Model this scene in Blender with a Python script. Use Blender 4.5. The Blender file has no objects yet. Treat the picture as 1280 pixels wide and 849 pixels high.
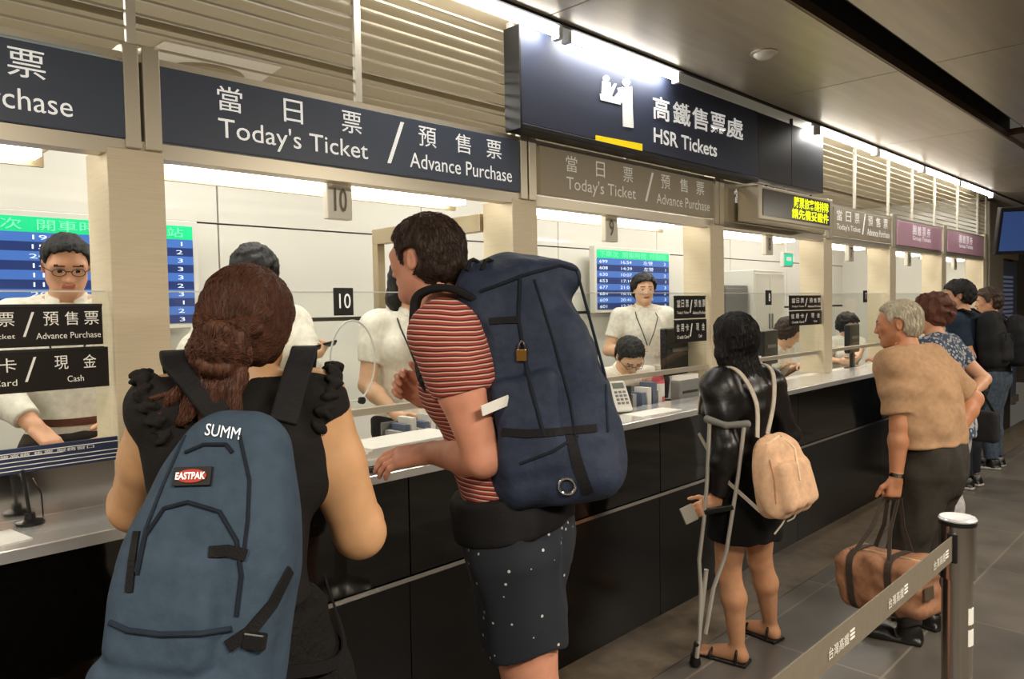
import bpy, math, random
import numpy as np
from mathutils import Vector, Matrix
PI = math.pi
SC = bpy.context.scene
COL = SC.collection
random.seed(7)
# ------------------------------------------------------------------ camera
EYE = Vector((0.0, 0.0, 1.6))
FPX = 935.0
_yaw, _pit, _rol = [math.radians(a) for a in (45.1475, -2.3812, -1.0703)]
CV = Vector((math.sin(_yaw) * math.cos(_pit), math.cos(_yaw) * math.cos(_pit), math.sin(_pit)))
_r = Vector((math.cos(_yaw), -math.sin(_yaw), 0)); _u = _r.cross(CV)
CR = _r * math.cos(_rol) + _u * math.sin(_rol); CU = CR.cross(CV)
cam = bpy.data.objects.new('camera', bpy.data.cameras.new('camera'))
COL.objects.link(cam)
M = Matrix((CR, CU, -CV)).transposed().to_4x4(); M.translation = EYE
cam.matrix_world = M
cam.data.sensor_width = 36; cam.data.lens = FPX / 1280 * 36; cam.data.clip_start = 0.05
SC.camera = cam
# ------------------------------------------------------------------ view, world, lamps
SC.view_settings.view_transform = 'Standard'; SC.view_settings.look = 'None'
SC.view_settings.gamma = 1; SC.view_settings.use_curve_mapping = False
SC.view_settings.exposure = 0.0
W = bpy.data.worlds.new('world'); SC.world = W; W.use_nodes = True
W.node_tree.nodes['Background'].inputs[0].default_value = (1.0, 0.9, 0.76, 1)
W.node_tree.nodes['Background'].inputs[1].default_value = 0.08
def area_light(name, loc, sx, sy, power, color=(1, 1, 1), rot=(0, 0, 0)):
    l = bpy.data.lights.new(name, 'AREA'); l.shape = 'RECTANGLE'; l.size = sx; l.size_y = sy
    l.energy = power; l.color = color
    o = bpy.data.objects.new(name, l); COL.objects.link(o); o.location = loc; o.rotation_euler = rot
    return o
TROUGH_E, TUBE_E, CONC_E = 30.0, 8.0, 2.7
WARM = (1.0, 0.90, 0.76)
for i, (lx, ly, p) in enumerate(((0.4, -1.4, 52), (3.4, -1.0, 36), (6.6, -0.9, 30), (10.0, -0.7, 26), (-1.6, 0.6, 26))):
    area_light('concourse_downlight', (lx, ly, 2.815), 1.2, 0.3, p * CONC_E, WARM)
for i in range(-1, 7):
    area_light('booth_ceiling_light', (0.1 + 1.62 * i, 3.35, 2.83), 1.1, 0.5, 18 if i < 6 else 12, (1.0, 0.97, 0.90))
# ------------------------------------------------------------------ helpers
def at(x, y, X=None, Y=None, Z=None, D=None):
    """real point seen at a pixel of the photograph, at a known distance or on a known plane"""
    d = CV + CR * ((x - 640) / FPX) - CU * ((y - 424.5) / FPX)
    t = D if D is not None else (X - EYE.x) / d.x if X is not None else (Y - EYE.y) / d.y if Y is not None else (Z - EYE.z) / d.z
    return EYE + d * t
def lin(c):
    c = c / 255.0
    return c / 12.92 if c <= 0.04045 else ((c + 0.055) / 1.055) ** 2.4
def rgb(r, g, b): return (lin(r), lin(g), lin(b), 1)
MATS = {}
def mat(name, col, rough=0.5, metal=0.0, var=0.0, vscale=20.0, bump=0.0, bscale=60.0, emit=0.0, spec=0.5, coat=0.0, stretch=None, sheen=0.0):
    if name in MATS: return MATS[name]
    m = bpy.data.materials.new(name); m.use_nodes = True
    nt = m.node_tree; b = nt.nodes['Principled BSDF']
    b.inputs['Base Color'].default_value = col; b.inputs['Roughness'].default_value = rough
    b.inputs['Metallic'].default_value = metal; b.inputs['Specular IOR Level'].default_value = spec
    b.inputs['Coat Weight'].default_value = coat; b.inputs['Sheen Weight'].default_value = sheen
    if emit:
        b.inputs['Emission Color'].default_value = col; b.inputs['Emission Strength'].default_value = emit
    if var or bump:
        tc = nt.nodes.new('ShaderNodeTexCoord'); mp = nt.nodes.new('ShaderNodeMapping')
        if stretch: mp.inputs['Scale'].default_value = stretch
        nt.links.new(tc.outputs['Object'], mp.inputs[0])
    if var:
        n = nt.nodes.new('ShaderNodeTexNoise'); n.inputs['Scale'].default_value = vscale; n.inputs['Detail'].default_value = 5
        nt.links.new(mp.outputs[0], n.inputs['Vector'])
        r = nt.nodes.new('ShaderNodeValToRGB')
        r.color_ramp.elements[0].position = 0.3; r.color_ramp.elements[1].position = 0.7
        r.color_ramp.elements[0].color = [c * (1 - var) for c in col[:3]] + [1]
        r.color_ramp.elements[1].color = [min(1, c * (1 + var)) for c in col[:3]] + [1]
        nt.links.new(n.outputs['Fac'], r.inputs[0]); nt.links.new(r.outputs[0], b.inputs['Base Color'])
    if bump:
        n2 = nt.nodes.new('ShaderNodeTexNoise'); n2.inputs['Scale'].default_value = bscale; n2.inputs['Detail'].default_value = 4
        nt.links.new(mp.outputs[0], n2.inputs['Vector'])
        bp = nt.nodes.new('ShaderNodeBump'); bp.inputs['Strength'].default_value = bump; bp.inputs['Distance'].default_value = 0.01
        nt.links.new(n2.outputs['Fac'], bp.inputs['Height']); nt.links.new(bp.outputs[0], b.inputs['Normal'])
    MATS[name] = m
    return m
def node(m, t, **kw):
    n = m.node_tree.nodes.new(t)
    for k, v in kw.items():
        if k in n.inputs: n.inputs[k].default_value = v
        else: setattr(n, k, v)
    return n
def link(m, a, b): m.node_tree.links.new(a, b)
def tag(o, label=None, cat=None, group=None, kind=None):
    if label: o['label'] = label
    if cat: o['category'] = cat
    if group: o['group'] = group
    if kind: o['kind'] = kind
    return o
def empty(name, loc, label=None, cat=None, group=None):
    o = bpy.data.objects.new(name, None); COL.objects.link(o); o.location = loc; o.empty_display_size = 0.05
    return tag(o, label, cat, group)
def link_mesh(name, me, parent=None, recenter=True):
    o = bpy.data.objects.new(name, me); COL.objects.link(o)
    if parent is None:
        if recenter and len(me.vertices):
            n = len(me.vertices); co = np.empty(n * 3, np.float32); me.vertices.foreach_get('co', co); co = co.reshape(-1, 3)
            lo, hi = co.min(0), co.max(0)
            c = np.array([(lo[0] + hi[0]) / 2, (lo[1] + hi[1]) / 2, lo[2]], np.float32)
            me.vertices.foreach_set('co', (co - c).ravel()); o.location = c.tolist()
    else:
        o.parent = parent
        if parent.type == 'EMPTY' or parent.parent is None:
            o.matrix_parent_inverse = Matrix.Translation(-parent.location)
    return o
class MB:
    """collects boxes, tubes and prisms of one part"""
    def __init__(s): s.v = []; s.f = []; s.sm = []
    def _add(s, vs, fs, smooth=False):
        b = len(s.v); s.v += [tuple(v) for v in vs]; s.f += [tuple(b + i for i in f) for f in fs]; s.sm += [smooth] * len(fs); return s
    def box(s, lo, hi, rz=0.0, piv=None):
        x0, y0, z0 = lo; x1, y1, z1 = hi
        vs = [Vector(p) for p in ((x0, y0, z0), (x1, y0, z0), (x1, y1, z0), (x0, y1, z0), (x0, y0, z1), (x1, y0, z1), (x1, y1, z1), (x0, y1, z1))]
        if rz:
            c = Vector(piv) if piv else Vector(((x0 + x1) / 2, (y0 + y1) / 2, 0)); R = Matrix.Rotation(rz, 3, 'Z')
            vs = [R @ (v - c) + c for v in vs]
        return s._add(vs, ((0, 3, 2, 1), (4, 5, 6, 7), (0, 1, 5, 4), (1, 2, 6, 5), (2, 3, 7, 6), (3, 0, 4, 7)))
    def obox(s, c, ax, ay, az):
        """box from centre and three half-axis vectors"""
        c = Vector(c); ax, ay, az = Vector(ax), Vector(ay), Vector(az)
        vs = [c + ax * i + ay * j + az * k for k in (-1, 1) for (i, j) in ((-1, -1), (1, -1), (1, 1), (-1, 1))]
        return s._add(vs, ((0, 3, 2, 1), (4, 5, 6, 7), (0, 1, 5, 4), (1, 2, 6, 5), (2, 3, 7, 6), (3, 0, 4, 7)))
    def tube(s, pts, r, n=10, cap=True, flat=None):
        """swept tube; r is a number or a list; flat=(width, thickness, normal) makes a strap"""
        pts = [Vector(p) for p in pts]; rs = r if isinstance(r, (list, tuple)) else [r] * len(pts)
        base = len(s.v); rings = []; up = None
        for i, p in enumerate(pts):
            t = (pts[min(i + 1, len(pts) - 1)] - pts[max(i - 1, 0)])
            t = t.normalized() if t.length > 1e-9 else Vector((0, 0, 1))
            if flat: a = Vector(flat[2][i] if isinstance(flat[2], list) else flat[2])
            else: a = up if up is not None else (Vector((0, 0, 1)) if abs(t.z) < 0.9 else Vector((1, 0, 0)))
            a = a - t * a.dot(t)
            if a.length < 1e-6: a = t.orthogonal()
            a.normalize(); b = t.cross(a); up = a
            if flat:
                w, h = flat[0] / 2, flat[1] / 2
                ring = [p + b * w * x + a * h * y for x, y in ((-1, -1), (1, -1), (1, 1), (-1, 1))]
            else: ring = [p + (a * math.cos(2 * PI * k / n) + b * math.sin(2 * PI * k / n)) * rs[i] for k in range(n)]
            rings.append(ring)
        m = len(rings[0]); vs = [v for ring in rings for v in ring]; fs = []
        for i in range(len(rings) - 1):
            for k in range(m):
                fs.append((i * m + k, i * m + (k + 1) % m, (i + 1) * m + (k + 1) % m, (i + 1) * m + k))
        if cap: fs.append(tuple(range(m))[::-1]); fs.append(tuple((len(rings) - 1) * m + k for k in range(m)))
        return s._add(vs, fs, not flat)
    def cyl(s, a, b, r, n=20): return s.tube([a, b], r, n)
    def lathe(s, c, prof, n=24):
        c = Vector(c); vs = []; fs = []
        for (r, z) in prof:
            vs += [c + Vector((r * math.cos(2 * PI * k / n), r * math.sin(2 * PI * k / n), z)) for k in range(n)]
        for i in range(len(prof) - 1):
            for k in range(n): fs.append((i * n + k, i * n + (k + 1) % n, (i + 1) * n + (k + 1) % n, (i + 1) * n + k))
        fs.append(tuple(range(n))[::-1]); fs.append(tuple((len(prof) - 1) * n + k for k in range(n)))
        return s._add(vs, fs, True)
    def prism(s, poly, ex):
        """polygon (3-D points) extruded by the vector ex"""
        n = len(poly); ex = Vector(ex); vs = [Vector(p) for p in poly]; vs += [v + ex for v in vs]
        fs = [tuple(range(n)), tuple(range(n, 2 * n))[::-1]] + [(k, k + n, (k + 1) % n + n, (k + 1) % n) for k in range(n)]
        return s._add(vs, fs)
    def build(s, name, m, parent=None, bevel=0.0, seg=2):
        me = bpy.data.meshes.new(name); me.from_pydata(s.v, [], s.f); me.materials.append(m)
        me.polygons.foreach_set('use_smooth', s.sm); me.update()
        import bmesh
        bm = bmesh.new(); bm.from_mesh(me); bmesh.ops.recalc_face_normals(bm, faces=bm.faces); bm.to_mesh(me); bm.free()
        o = link_mesh(name, me, parent)
        if any(s.sm):
            try: me.set_sharp_from_angle(angle=0.7)
            except Exception: pass
        if bevel:
            b = o.modifiers.new('bevel', 'BEVEL'); b.width = bevel; b.segments = seg; b.limit_method = 'ANGLE'
        return o
def strap(pts, ns, w, th, n=6):
    """smooth flat strap through a few points with a facing normal at each"""
    P = [Vector(p) for p in pts]; N = [Vector(v).normalized() for v in ns]; out, on = [], []
    for i in range(len(P) - 1):
        a, b, c, d = P[max(i - 1, 0)], P[i], P[i + 1], P[min(i + 2, len(P) - 1)]
        for k in range(n + (i == len(P) - 2)):
            t = k / n; out.append(.5 * (2 * b + (c - a) * t + (2 * a - 5 * b + 4 * c - d) * t * t + (3 * b - 3 * c + d - a) * t ** 3)); on.append(N[i].lerp(N[i + 1], t).normalized())
    return MB().tube(out, 1, flat=(w, th, on))
def box(name, lo, hi, m, parent=None, bevel=0.0): return MB().box(lo, hi).build(name, m, parent, bevel)
def struct(o, label=None): o['kind'] = 'structure'; return o
def copy_tree(o, delta, label=None, parent=None):
    c = o.copy(); COL.objects.link(c)
    if parent is None: c.location = o.location + Vector(delta)
    else: c.parent = parent
    if label: c['label'] = label
    for ch in list(o.children): copy_tree(ch, delta, None, c)
    return c
# text fitted into a rectangle: corner, right vector, up vector
FONTDEPS = None
def text(name, s, origin, right, up, m, parent=None, depth=0.0015, bold=0.0, fit=True):
    cu = bpy.data.curves.new(name, 'FONT'); cu.body = s; cu.size = 1; cu.extrude = 0; cu.offset = bold; cu.resolution_u = 3
    o = bpy.data.objects.new('tmp', cu); COL.objects.link(o)
    dg = bpy.context.evaluated_depsgraph_get(); dg.update()
    me = bpy.data.meshes.new_from_object(o.evaluated_get(dg)); bpy.data.objects.remove(o); bpy.data.curves.remove(cu)
    n = len(me.vertices)
    if n == 0: return None
    co = np.empty(n * 3, np.float32); me.vertices.foreach_get('co', co); co = co.reshape(-1, 3)
    lo, hi = co.min(0), co.max(0); w, h = max(hi[0] - lo[0], 1e-6), max(hi[1] - lo[1], 1e-6)
    R, U, O = [np.array(v, np.float32) for v in (right, up, origin)]
    N = np.cross(R, U); N /= np.linalg.norm(N)
    p = O + ((co[:, :1] - lo[0]) / w) * R + ((co[:, 1:2] - lo[1]) / h) * U + N * depth
    me.vertices.foreach_set('co', p.astype(np.float32).ravel()); me.materials.clear(); me.materials.append(m); me.update()
    return link_mesh(name, me, parent)
def ptext(name, s, x0, y0, x1, y1, Y, m, parent, hx=None, **kw):
    """text on a plane Y=const filling the picture quad: (x0,y0) lower left, (x1,y1) lower right, hx = height in metres"""
    a, b = at(x0, y0, Y=Y), at(x1, y1, Y=Y)
    return text(name, s, a, b - a, Vector((0, 0, hx)), m, parent, **kw)
# ------------------------------------------------------------------ distance-field modelling
def V3(p): return np.array(p, np.float32)
def unit(v):
    v = np.array(v, np.float64); return v / max(np.linalg.norm(v), 1e-9)
class SDF:
    def __init__(s): s.ops = []; s.post = []
    def op(s, f, lo, hi, k, kind): s.ops.append((f, V3(lo), V3(hi), k, kind)); return s
    def cone(s, a, b, ra, rb, k=0.02, kind='u', end=None):
        a, b = V3(a), V3(b); ba = b - a; L2 = float(ba @ ba) + 1e-9; R = max(ra, rb)
        def f(x, y, z):
            px, py, pz = x - a[0], y - a[1], z - a[2]
            t = np.clip((px * ba[0] + py * ba[1] + pz * ba[2]) / L2, 0, 1)
            d = np.sqrt((px - t * ba[0]) ** 2 + (py - t * ba[1]) ** 2 + (pz - t * ba[2]) ** 2) - (ra + (rb - ra) * t)
            if end is not None: d = np.maximum(d, (x - end[0][0]) * end[1][0] + (y - end[0][1]) * end[1][1] + (z - end[0][2]) * end[1][2])
            return d
        if end is not None: end = (V3(end[0]), V3(unit(end[1])))
        return s.op(f, np.minimum(a, b) - R, np.maximum(a, b) + R, k, kind)
    def chain(s, pts, rs, k=0.01, kind='u'):
        for i in range(len(pts) - 1): s.cone(pts[i], pts[i + 1], rs[i], rs[i + 1], k, kind)
        return s
    def ell(s, c, r, R=None, k=0.02, kind='u'):
        c, r = V3(c), V3(r); R = np.eye(3, dtype=np.float32) if R is None else np.array(R, np.float32)   # columns = local axes
        def f(x, y, z):
            p = (x - c[0], y - c[1], z - c[2])
            q = [p[0] * R[0, i] + p[1] * R[1, i] + p[2] * R[2, i] for i in range(3)]
            k0 = np.sqrt(sum((q[i] / r[i]) ** 2 for i in range(3))); k1 = np.sqrt(sum((q[i] / r[i] ** 2) ** 2 for i in range(3))) + 1e-6
            return k0 * (k0 - 1) / k1
        ext = np.sqrt(((R * r) ** 2).sum(1))
        return s.op(f, c - ext, c + ext, k, kind)
    def rbox(s, c, h, rad, R=None, k=0.01, kind='u', taper=None):
        """rounded box; taper(z in -1..1) -> (sx, sy, ox, oy) scales and shifts the section along local z"""
        c, h = V3(c), V3(h); R = np.eye(3, dtype=np.float32) if R is None else np.array(R, np.float32)
        def f(x, y, z):
            p = (x - c[0], y - c[1], z - c[2])
            q = [p[0] * R[0, i] + p[1] * R[1, i] + p[2] * R[2, i] for i in range(3)]
            hx, hy = h[0], h[1]
            if taper:
                sx, sy, ox, oy = taper(np.clip(q[2] / h[2], -1, 1)); hx = hx * sx; hy = hy * sy; q[0] = q[0] - ox; q[1] = q[1] - oy
            d = [np.abs(q[0]) - hx + rad, np.abs(q[1]) - hy + rad, np.abs(q[2]) - h[2] + rad]
            return np.sqrt(sum(np.maximum(e, 0) ** 2 for e in d)) + np.minimum(np.maximum(np.maximum(d[0], d[1]), d[2]), 0) - rad
        g = 1.3 if taper else 1.0
        ext = (np.abs(R) * (h * np.array([g, g, 1], np.float32))).sum(1)
        return s.op(f, c - ext, c + ext, k, kind)
    def loft(s, c, R, st, k=0.02, kind='u', p=2.0, rnd=0.01):
        """elliptic sections along the local z axis; st rows: t, half width, half depth, forward offset"""
        c = V3(c); R = np.array(R, np.float32); st = np.array([list(r) + [0] * (4 - len(r)) for r in st], np.float64)
        t0, t1 = st[0, 0], st[-1, 0]; tt = np.linspace(t0, t1, 160); cols = [np.interp(tt, st[:, 0], st[:, i]) for i in (1, 2, 3)]
        g = np.exp(-0.5 * (np.arange(-12, 13) / 5.0) ** 2); g /= g.sum()
        cols = [np.convolve(np.pad(cc, 12, mode='reflect', reflect_type='odd'), g, 'valid') for cc in cols]
        mx = max(st[:, 1].max(), st[:, 2].max() + np.abs(st[:, 3]).max())
        def f(x, y, z):
            px, py, pz = x - c[0], y - c[1], z - c[2]
            q = [px * R[0, i] + py * R[1, i] + pz * R[2, i] for i in range(3)]
            a, b, o = [np.interp(q[2], tt, cc).astype(np.float32) for cc in cols]
            u, v = np.abs(q[0]) / a, np.abs(q[1] - o) / b
            n = (u ** p + v ** p) ** (1 / p); d = (n - 1) * np.minimum(a, b)
            e = np.maximum(t0 - q[2], q[2] - t1)
            d0, e0 = d + rnd, e + rnd
            return np.where((d0 > 0) & (e0 > 0), np.sqrt(np.maximum(d0, 0) ** 2 + np.maximum(e0, 0) ** 2), np.maximum(d0, e0)) - rnd
        pts = [c + R @ V3((sx * mx, sy * mx, t)) for sx in (-1, 1) for sy in (-1, 1) for t in (t0, t1)]
        return s.op(f, np.min(pts, 0), np.max(pts, 0), k, kind)
    def plane(s, p, n, rng=None):
        """keep only the side behind the plane (n points to what is cut); rng = (centre, radius) limits it"""
        p, n = V3(p), V3(unit(n))
        if rng is None: lo, hi = V3((-99,) * 3), V3((99,) * 3)
        else: lo, hi = V3(rng[0]) - rng[1], V3(rng[0]) + rng[1]
        def f(x, y, z): return (x - p[0]) * n[0] + (y - p[1]) * n[1] + (z - p[2]) * n[2]
        return s.op(f, lo, hi, 0, 'cut')
    def folds(s, amp, sc, seed=0, stretch=(1, 1, 1)):
        s.ops.append((amp, sc, seed, stretch, 'folds')); return s
    def fn(s, f): s.ops.append((f, None, None, 0, 'fn')); return s
    def mesh(s, vox, smooth=1):
        L = [o for o in s.ops if o[-1] == 'u']
        lo = np.min([o[1] for o in L], 0) - vox * 3 - 0.012; hi = np.max([o[2] for o in L], 0) + vox * 3 + 0.012
        n = np.ceil((hi - lo) / vox).astype(int) + 1
        ax = [(lo[i] + vox * np.arange(n[i])).astype(np.float32) for i in range(3)]
        F = np.full(n, 0.5, np.float32)
        for o in s.ops:
            if o[-1] == 'folds':
                amp, sc, seed, stv, _ = o; rg = np.random.RandomState(seed)
                X, Y, Z = ax[0][:, None, None], ax[1][None, :, None], ax[2][None, None, :]
                D = np.zeros(n, np.float32)
                for _i in range(5):
                    d = rg.normal(size=3) * np.array(stv); ph = rg.rand() * 6.28; w = sc * (0.6 + 0.9 * rg.rand())
                    d2 = rg.normal(size=3); w2 = sc * 0.5
                    D += np.sin(w * (d[0] * X + d[1] * Y + d[2] * Z) + ph + 1.3 * np.sin(w2 * (d2[0] * X + d2[1] * Y + d2[2] * Z)))
                F += (amp * 0.45) * D; continue
            if o[-1] == 'fn':
                F = o[0](ax[0][:, None, None], ax[1][None, :, None], ax[2][None, None, :], F).astype(np.float32); continue
            f, l, h, k, kind = o; pad = k + vox * 3 + (0.01 if kind == 'u' else 0)
            i0 = np.clip(np.floor((l - pad - lo) / vox).astype(int), 0, n); i1 = np.clip(np.ceil((h + pad - lo) / vox).astype(int) + 1, 0, n)
            if np.any(i1 <= i0): continue
            sl = tuple(slice(a, b) for a, b in zip(i0, i1))
            d = f(ax[0][sl[0]][:, None, None], ax[1][sl[1]][None, :, None], ax[2][sl[2]][None, None, :]).astype(np.float32)
            A = F[sl]
            if kind == 'cut': F[sl] = np.maximum(A, d); continue
            if kind == 's':
                hh = np.clip(0.5 - 0.5 * (A + d) / max(k, 1e-5), 0, 1); F[sl] = A * (1 - hh) - d * hh + k * hh * (1 - hh); continue
            if k <= 0: F[sl] = np.minimum(A, d); continue
            hh = np.clip(0.5 + 0.5 * (A - d) / k, 0, 1); F[sl] = A * (1 - hh) + d * hh - k * hh * (1 - hh)
        return nets(F, lo, vox, smooth)
def nets(F, lo, vox, smooth):
    for a in range(3):      # closed at the border
        ix = [slice(None)] * 3; ix[a] = 0; F[tuple(ix)] = 0.5; ix[a] = -1; F[tuple(ix)] = 0.5
    S = F < 0; nx, ny, nz = F.shape
    cnt = np.zeros((nx - 1, ny - 1, nz - 1), np.uint8); offs = [(i, j, k) for i in (0, 1) for j in (0, 1) for k in (0, 1)]
    for i, j, k in offs: cnt += S[i:nx - 1 + i, j:ny - 1 + j, k:nz - 1 + k]
    act = (cnt > 0) & (cnt < 8); idx = np.argwhere(act); N = len(idx)
    ids = np.full(act.shape, -1, np.int64); ids[act] = np.arange(N)
    vals = {o: F[idx[:, 0] + o[0], idx[:, 1] + o[1], idx[:, 2] + o[2]] for o in offs}
    acc = np.zeros((N, 3)); c = np.zeros(N)
    for o in offs:
        for a in range(3):
            if o[a] == 0:
                o2 = list(o); o2[a] = 1; v0, v1 = vals[o], vals[tuple(o2)]
                cr = (v0 < 0) != (v1 < 0); t = np.where(cr, v0 / np.where(cr, v0 - v1, 1), 0)
                p = np.tile(np.array(o, float), (N, 1)); p[:, a] += t
                acc += p * cr[:, None]; c += cr
    co = lo + vox * (idx + acc / c[:, None])
    quads = []
    for a in range(3):
        b, d = (a + 1) % 3, (a + 2) % 3
        sl0 = [slice(None)] * 3; sl1 = [slice(None)] * 3; sl0[a] = slice(0, -1); sl1[a] = slice(1, None)
        A, B = S[tuple(sl0)], S[tuple(sl1)]
        e = np.argwhere(A != B); fl = A[e[:, 0], e[:, 1], e[:, 2]]
        def g(ob, od):
            q = e.copy(); q[:, b] += ob; q[:, d] += od; return ids[q[:, 0], q[:, 1], q[:, 2]]
        Q = np.stack([g(-1, -1), g(0, -1), g(0, 0), g(-1, 0)], 1)
        Q[~fl] = Q[~fl][:, ::-1]; quads.append(Q)
    Q = np.concatenate(quads)
    for _ in range(smooth):
        sm = np.zeros_like(co); n = np.zeros(N)
        for i in range(4):
            j = (i + 1) % 4
            np.add.at(sm, Q[:, i], co[Q[:, j]]); np.add.at(n, Q[:, i], 1)
            np.add.at(sm, Q[:, j], co[Q[:, i]]); np.add.at(n, Q[:, j], 1)
        co = co * 0.5 + 0.5 * sm / n[:, None]
    return co, Q
def sobj(name, sdf, vox, mats, parent=None, smooth=1, pick=None):
    """surface of a distance field as one mesh; pick(face centres) -> material index"""
    co, Q = sdf.mesh(vox, smooth)
    me = bpy.data.meshes.new(name); n, q = len(co), len(Q)
    me.vertices.add(n); me.vertices.foreach_set('co', co.astype(np.float32).ravel())
    me.loops.add(q * 4); me.polygons.add(q); me.loops.foreach_set('vertex_index', Q.astype(np.int32).ravel())
    me.polygons.foreach_set('loop_start', np.arange(0, q * 4, 4, dtype=np.int32)); me.polygons.foreach_set('loop_total', np.full(q, 4, np.int32))
    mats = mats if isinstance(mats, (list, tuple)) else [mats]
    for m in mats: me.materials.append(m)
    if pick: me.polygons.foreach_set('material_index', np.asarray(pick(co[Q].mean(1)), np.int32))
    me.polygons.foreach_set('use_smooth', np.ones(q, bool)); me.update(); me.validate()
    return link_mesh(name, me, parent)
# ------------------------------------------------------------------ materials of the place
m_floor = mat('granite_floor', rgb(104, 98, 90), 0.32, var=0.25, vscale=3.0)
def floor_nodes(m, sx, sy, mort):
    nt = m.node_tree; b = nt.nodes['Principled BSDF']; ramp = [n for n in nt.nodes if n.type == 'VALTORGB'][0]
    tc = [n for n in nt.nodes if n.type == 'TEX_COORD'][0]
    br = node(m, 'ShaderNodeTexBrick', Scale=1.0); br.offset = 0.0
    br.inputs['Brick Width'].default_value = sx; br.inputs['Row Height'].default_value = sy
    br.inputs['Mortar Size'].default_value = 0.006; br.inputs['Mortar'].default_value = mort
    br.inputs['Color1'].default_value = (1, 1, 1, 1); br.inputs['Color2'].default_value = (0.72, 0.72, 0.74, 1)
    link(m, tc.outputs['Object'], br.inputs['Vector'])
    mx = node(m, 'ShaderNodeMix', data_type='RGBA', blend_type='MULTIPLY'); mx.inputs[0].default_value = 1
    link(m, ramp.outputs[0], mx.inputs[6]); link(m, br.outputs[0], mx.inputs[7]); link(m, mx.outputs[2], b.inputs['Base Color'])
floor_nodes(m_floor, 0.9, 0.6, (1.5, 1.45, 1.35, 1))
m_border = mat('brown_granite', rgb(104, 92, 76), 0.3, var=0.3, vscale=14)
m_boothfloor = mat('booth_floor', rgb(120, 112, 100), 0.5)
m_ceil = mat('brushed_metal_ceiling', rgb(196, 186, 168), 0.33, 0.55, var=0.08, vscale=3, stretch=(0.4, 6, 1))
m_boothceil = mat('cream_ceiling', rgb(188, 174, 146), 0.6, var=0.03, vscale=2)
m_dark = mat('dark_void', rgb(22, 19, 17), 0.7)
m_brownlip = mat('brown_metal_lip', rgb(120, 98, 78), 0.4, 0.5)
m_black = mat('black_gloss_granite', rgb(8, 7, 6), 0.06, var=0.3, vscale=40, coat=0.3)
m_blackbase = mat('black_base_panel', rgb(9, 8, 8), 0.22)
m_steel = mat('polished_steel', (0.80, 0.79, 0.77, 1), 0.14, 1.0)
m_brushed = mat('brushed_steel_pillar', rgb(222, 208, 178), 0.42, 0.2, var=0.05, vscale=8, stretch=(1, 1, 30))
m_steelside = mat('pillar_side_steel', rgb(196, 184, 158), 0.3, 0.7)
m_white = mat('white_panel_gloss', rgb(238, 236, 226), 0.2, coat=0.4)
m_joint = mat('panel_joint', rgb(70, 66, 58), 0.6)
m_tan = mat('tan_steel_frame', rgb(186, 170, 138), 0.4, 0.4)
m_slat = mat('pale_slat', rgb(190, 180, 156), 0.45, 0.2)
m_mull = mat('pale_mullion', rgb(226, 220, 204), 0.4, 0.2)
m_navy = mat('navy_sign_panel', rgb(70, 80, 98), 0.4, coat=0.1)
m_navy2 = mat('navy_box_sign', rgb(60, 68, 92), 0.55)
m_glaresign = mat('glare_grey_sign_panel', rgb(174, 162, 138), 0.4)  # glare on a navy panel, put into the base colour as tan-grey
m_pink = mat('pink_sign_panel', rgb(204, 160, 178), 0.45)
m_frame = mat('sign_frame_steel', rgb(205, 196, 176), 0.35, 0.6)
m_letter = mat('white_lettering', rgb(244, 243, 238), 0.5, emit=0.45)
m_yellow = mat('yellow_mark', rgb(250, 220, 10), 0.5, emit=0.5)
m_tube = mat('fluorescent_tube', (1, 0.97, 0.92, 1), 0.5, emit=TROUGH_E)
m_tube2 = mat('booth_tube', (1, 0.96, 0.88, 1), 0.5, emit=TUBE_E)
m_reflect = mat('white_reflector', rgb(240, 240, 236), 0.4)
m_plastic = mat('black_plastic', rgb(20, 20, 21), 0.4)
m_greyplastic = mat('grey_plastic', rgb(120, 120, 118), 0.5)
m_whiteplastic = mat('white_plastic', rgb(226, 224, 214), 0.45)
m_paper = mat('paper', rgb(238, 236, 228), 0.8)
m_glassedge = mat('glass_edge', rgb(226, 232, 226), 0.2)
m_glass = bpy.data.materials.new('clear_glass'); m_glass.use_nodes = True
def _g():
    nt = m_glass.node_tree; nt.nodes.remove(nt.nodes['Principled BSDF']); out = nt.nodes['Material Output']
    tr = nt.nodes.new('ShaderNodeBsdfTransparent'); tr.inputs[0].default_value = (0.96, 0.97, 0.955, 1)
    gl = nt.nodes.new('ShaderNodeBsdfGlossy'); gl.inputs['Roughness'].default_value = 0.02
    lw = nt.nodes.new('ShaderNodeLayerWeight'); lw.inputs[0].default_value = 0.12
    fr = nt.nodes.new('ShaderNodeMath'); fr.operation = 'MULTIPLY_ADD'; fr.inputs[1].default_value = 0.35; fr.inputs[2].default_value = 0.025
    nt.links.new(lw.outputs['Facing'], fr.inputs[0])
    mx = nt.nodes.new('ShaderNodeMixShader')
    nt.links.new(fr.outputs[0], mx.inputs[0]); nt.links.new(tr.outputs[0], mx.inputs[1]); nt.links.new(gl.outputs[0], mx.inputs[2]); nt.links.new(mx.outputs[0], out.inputs[0])
_g()
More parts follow.
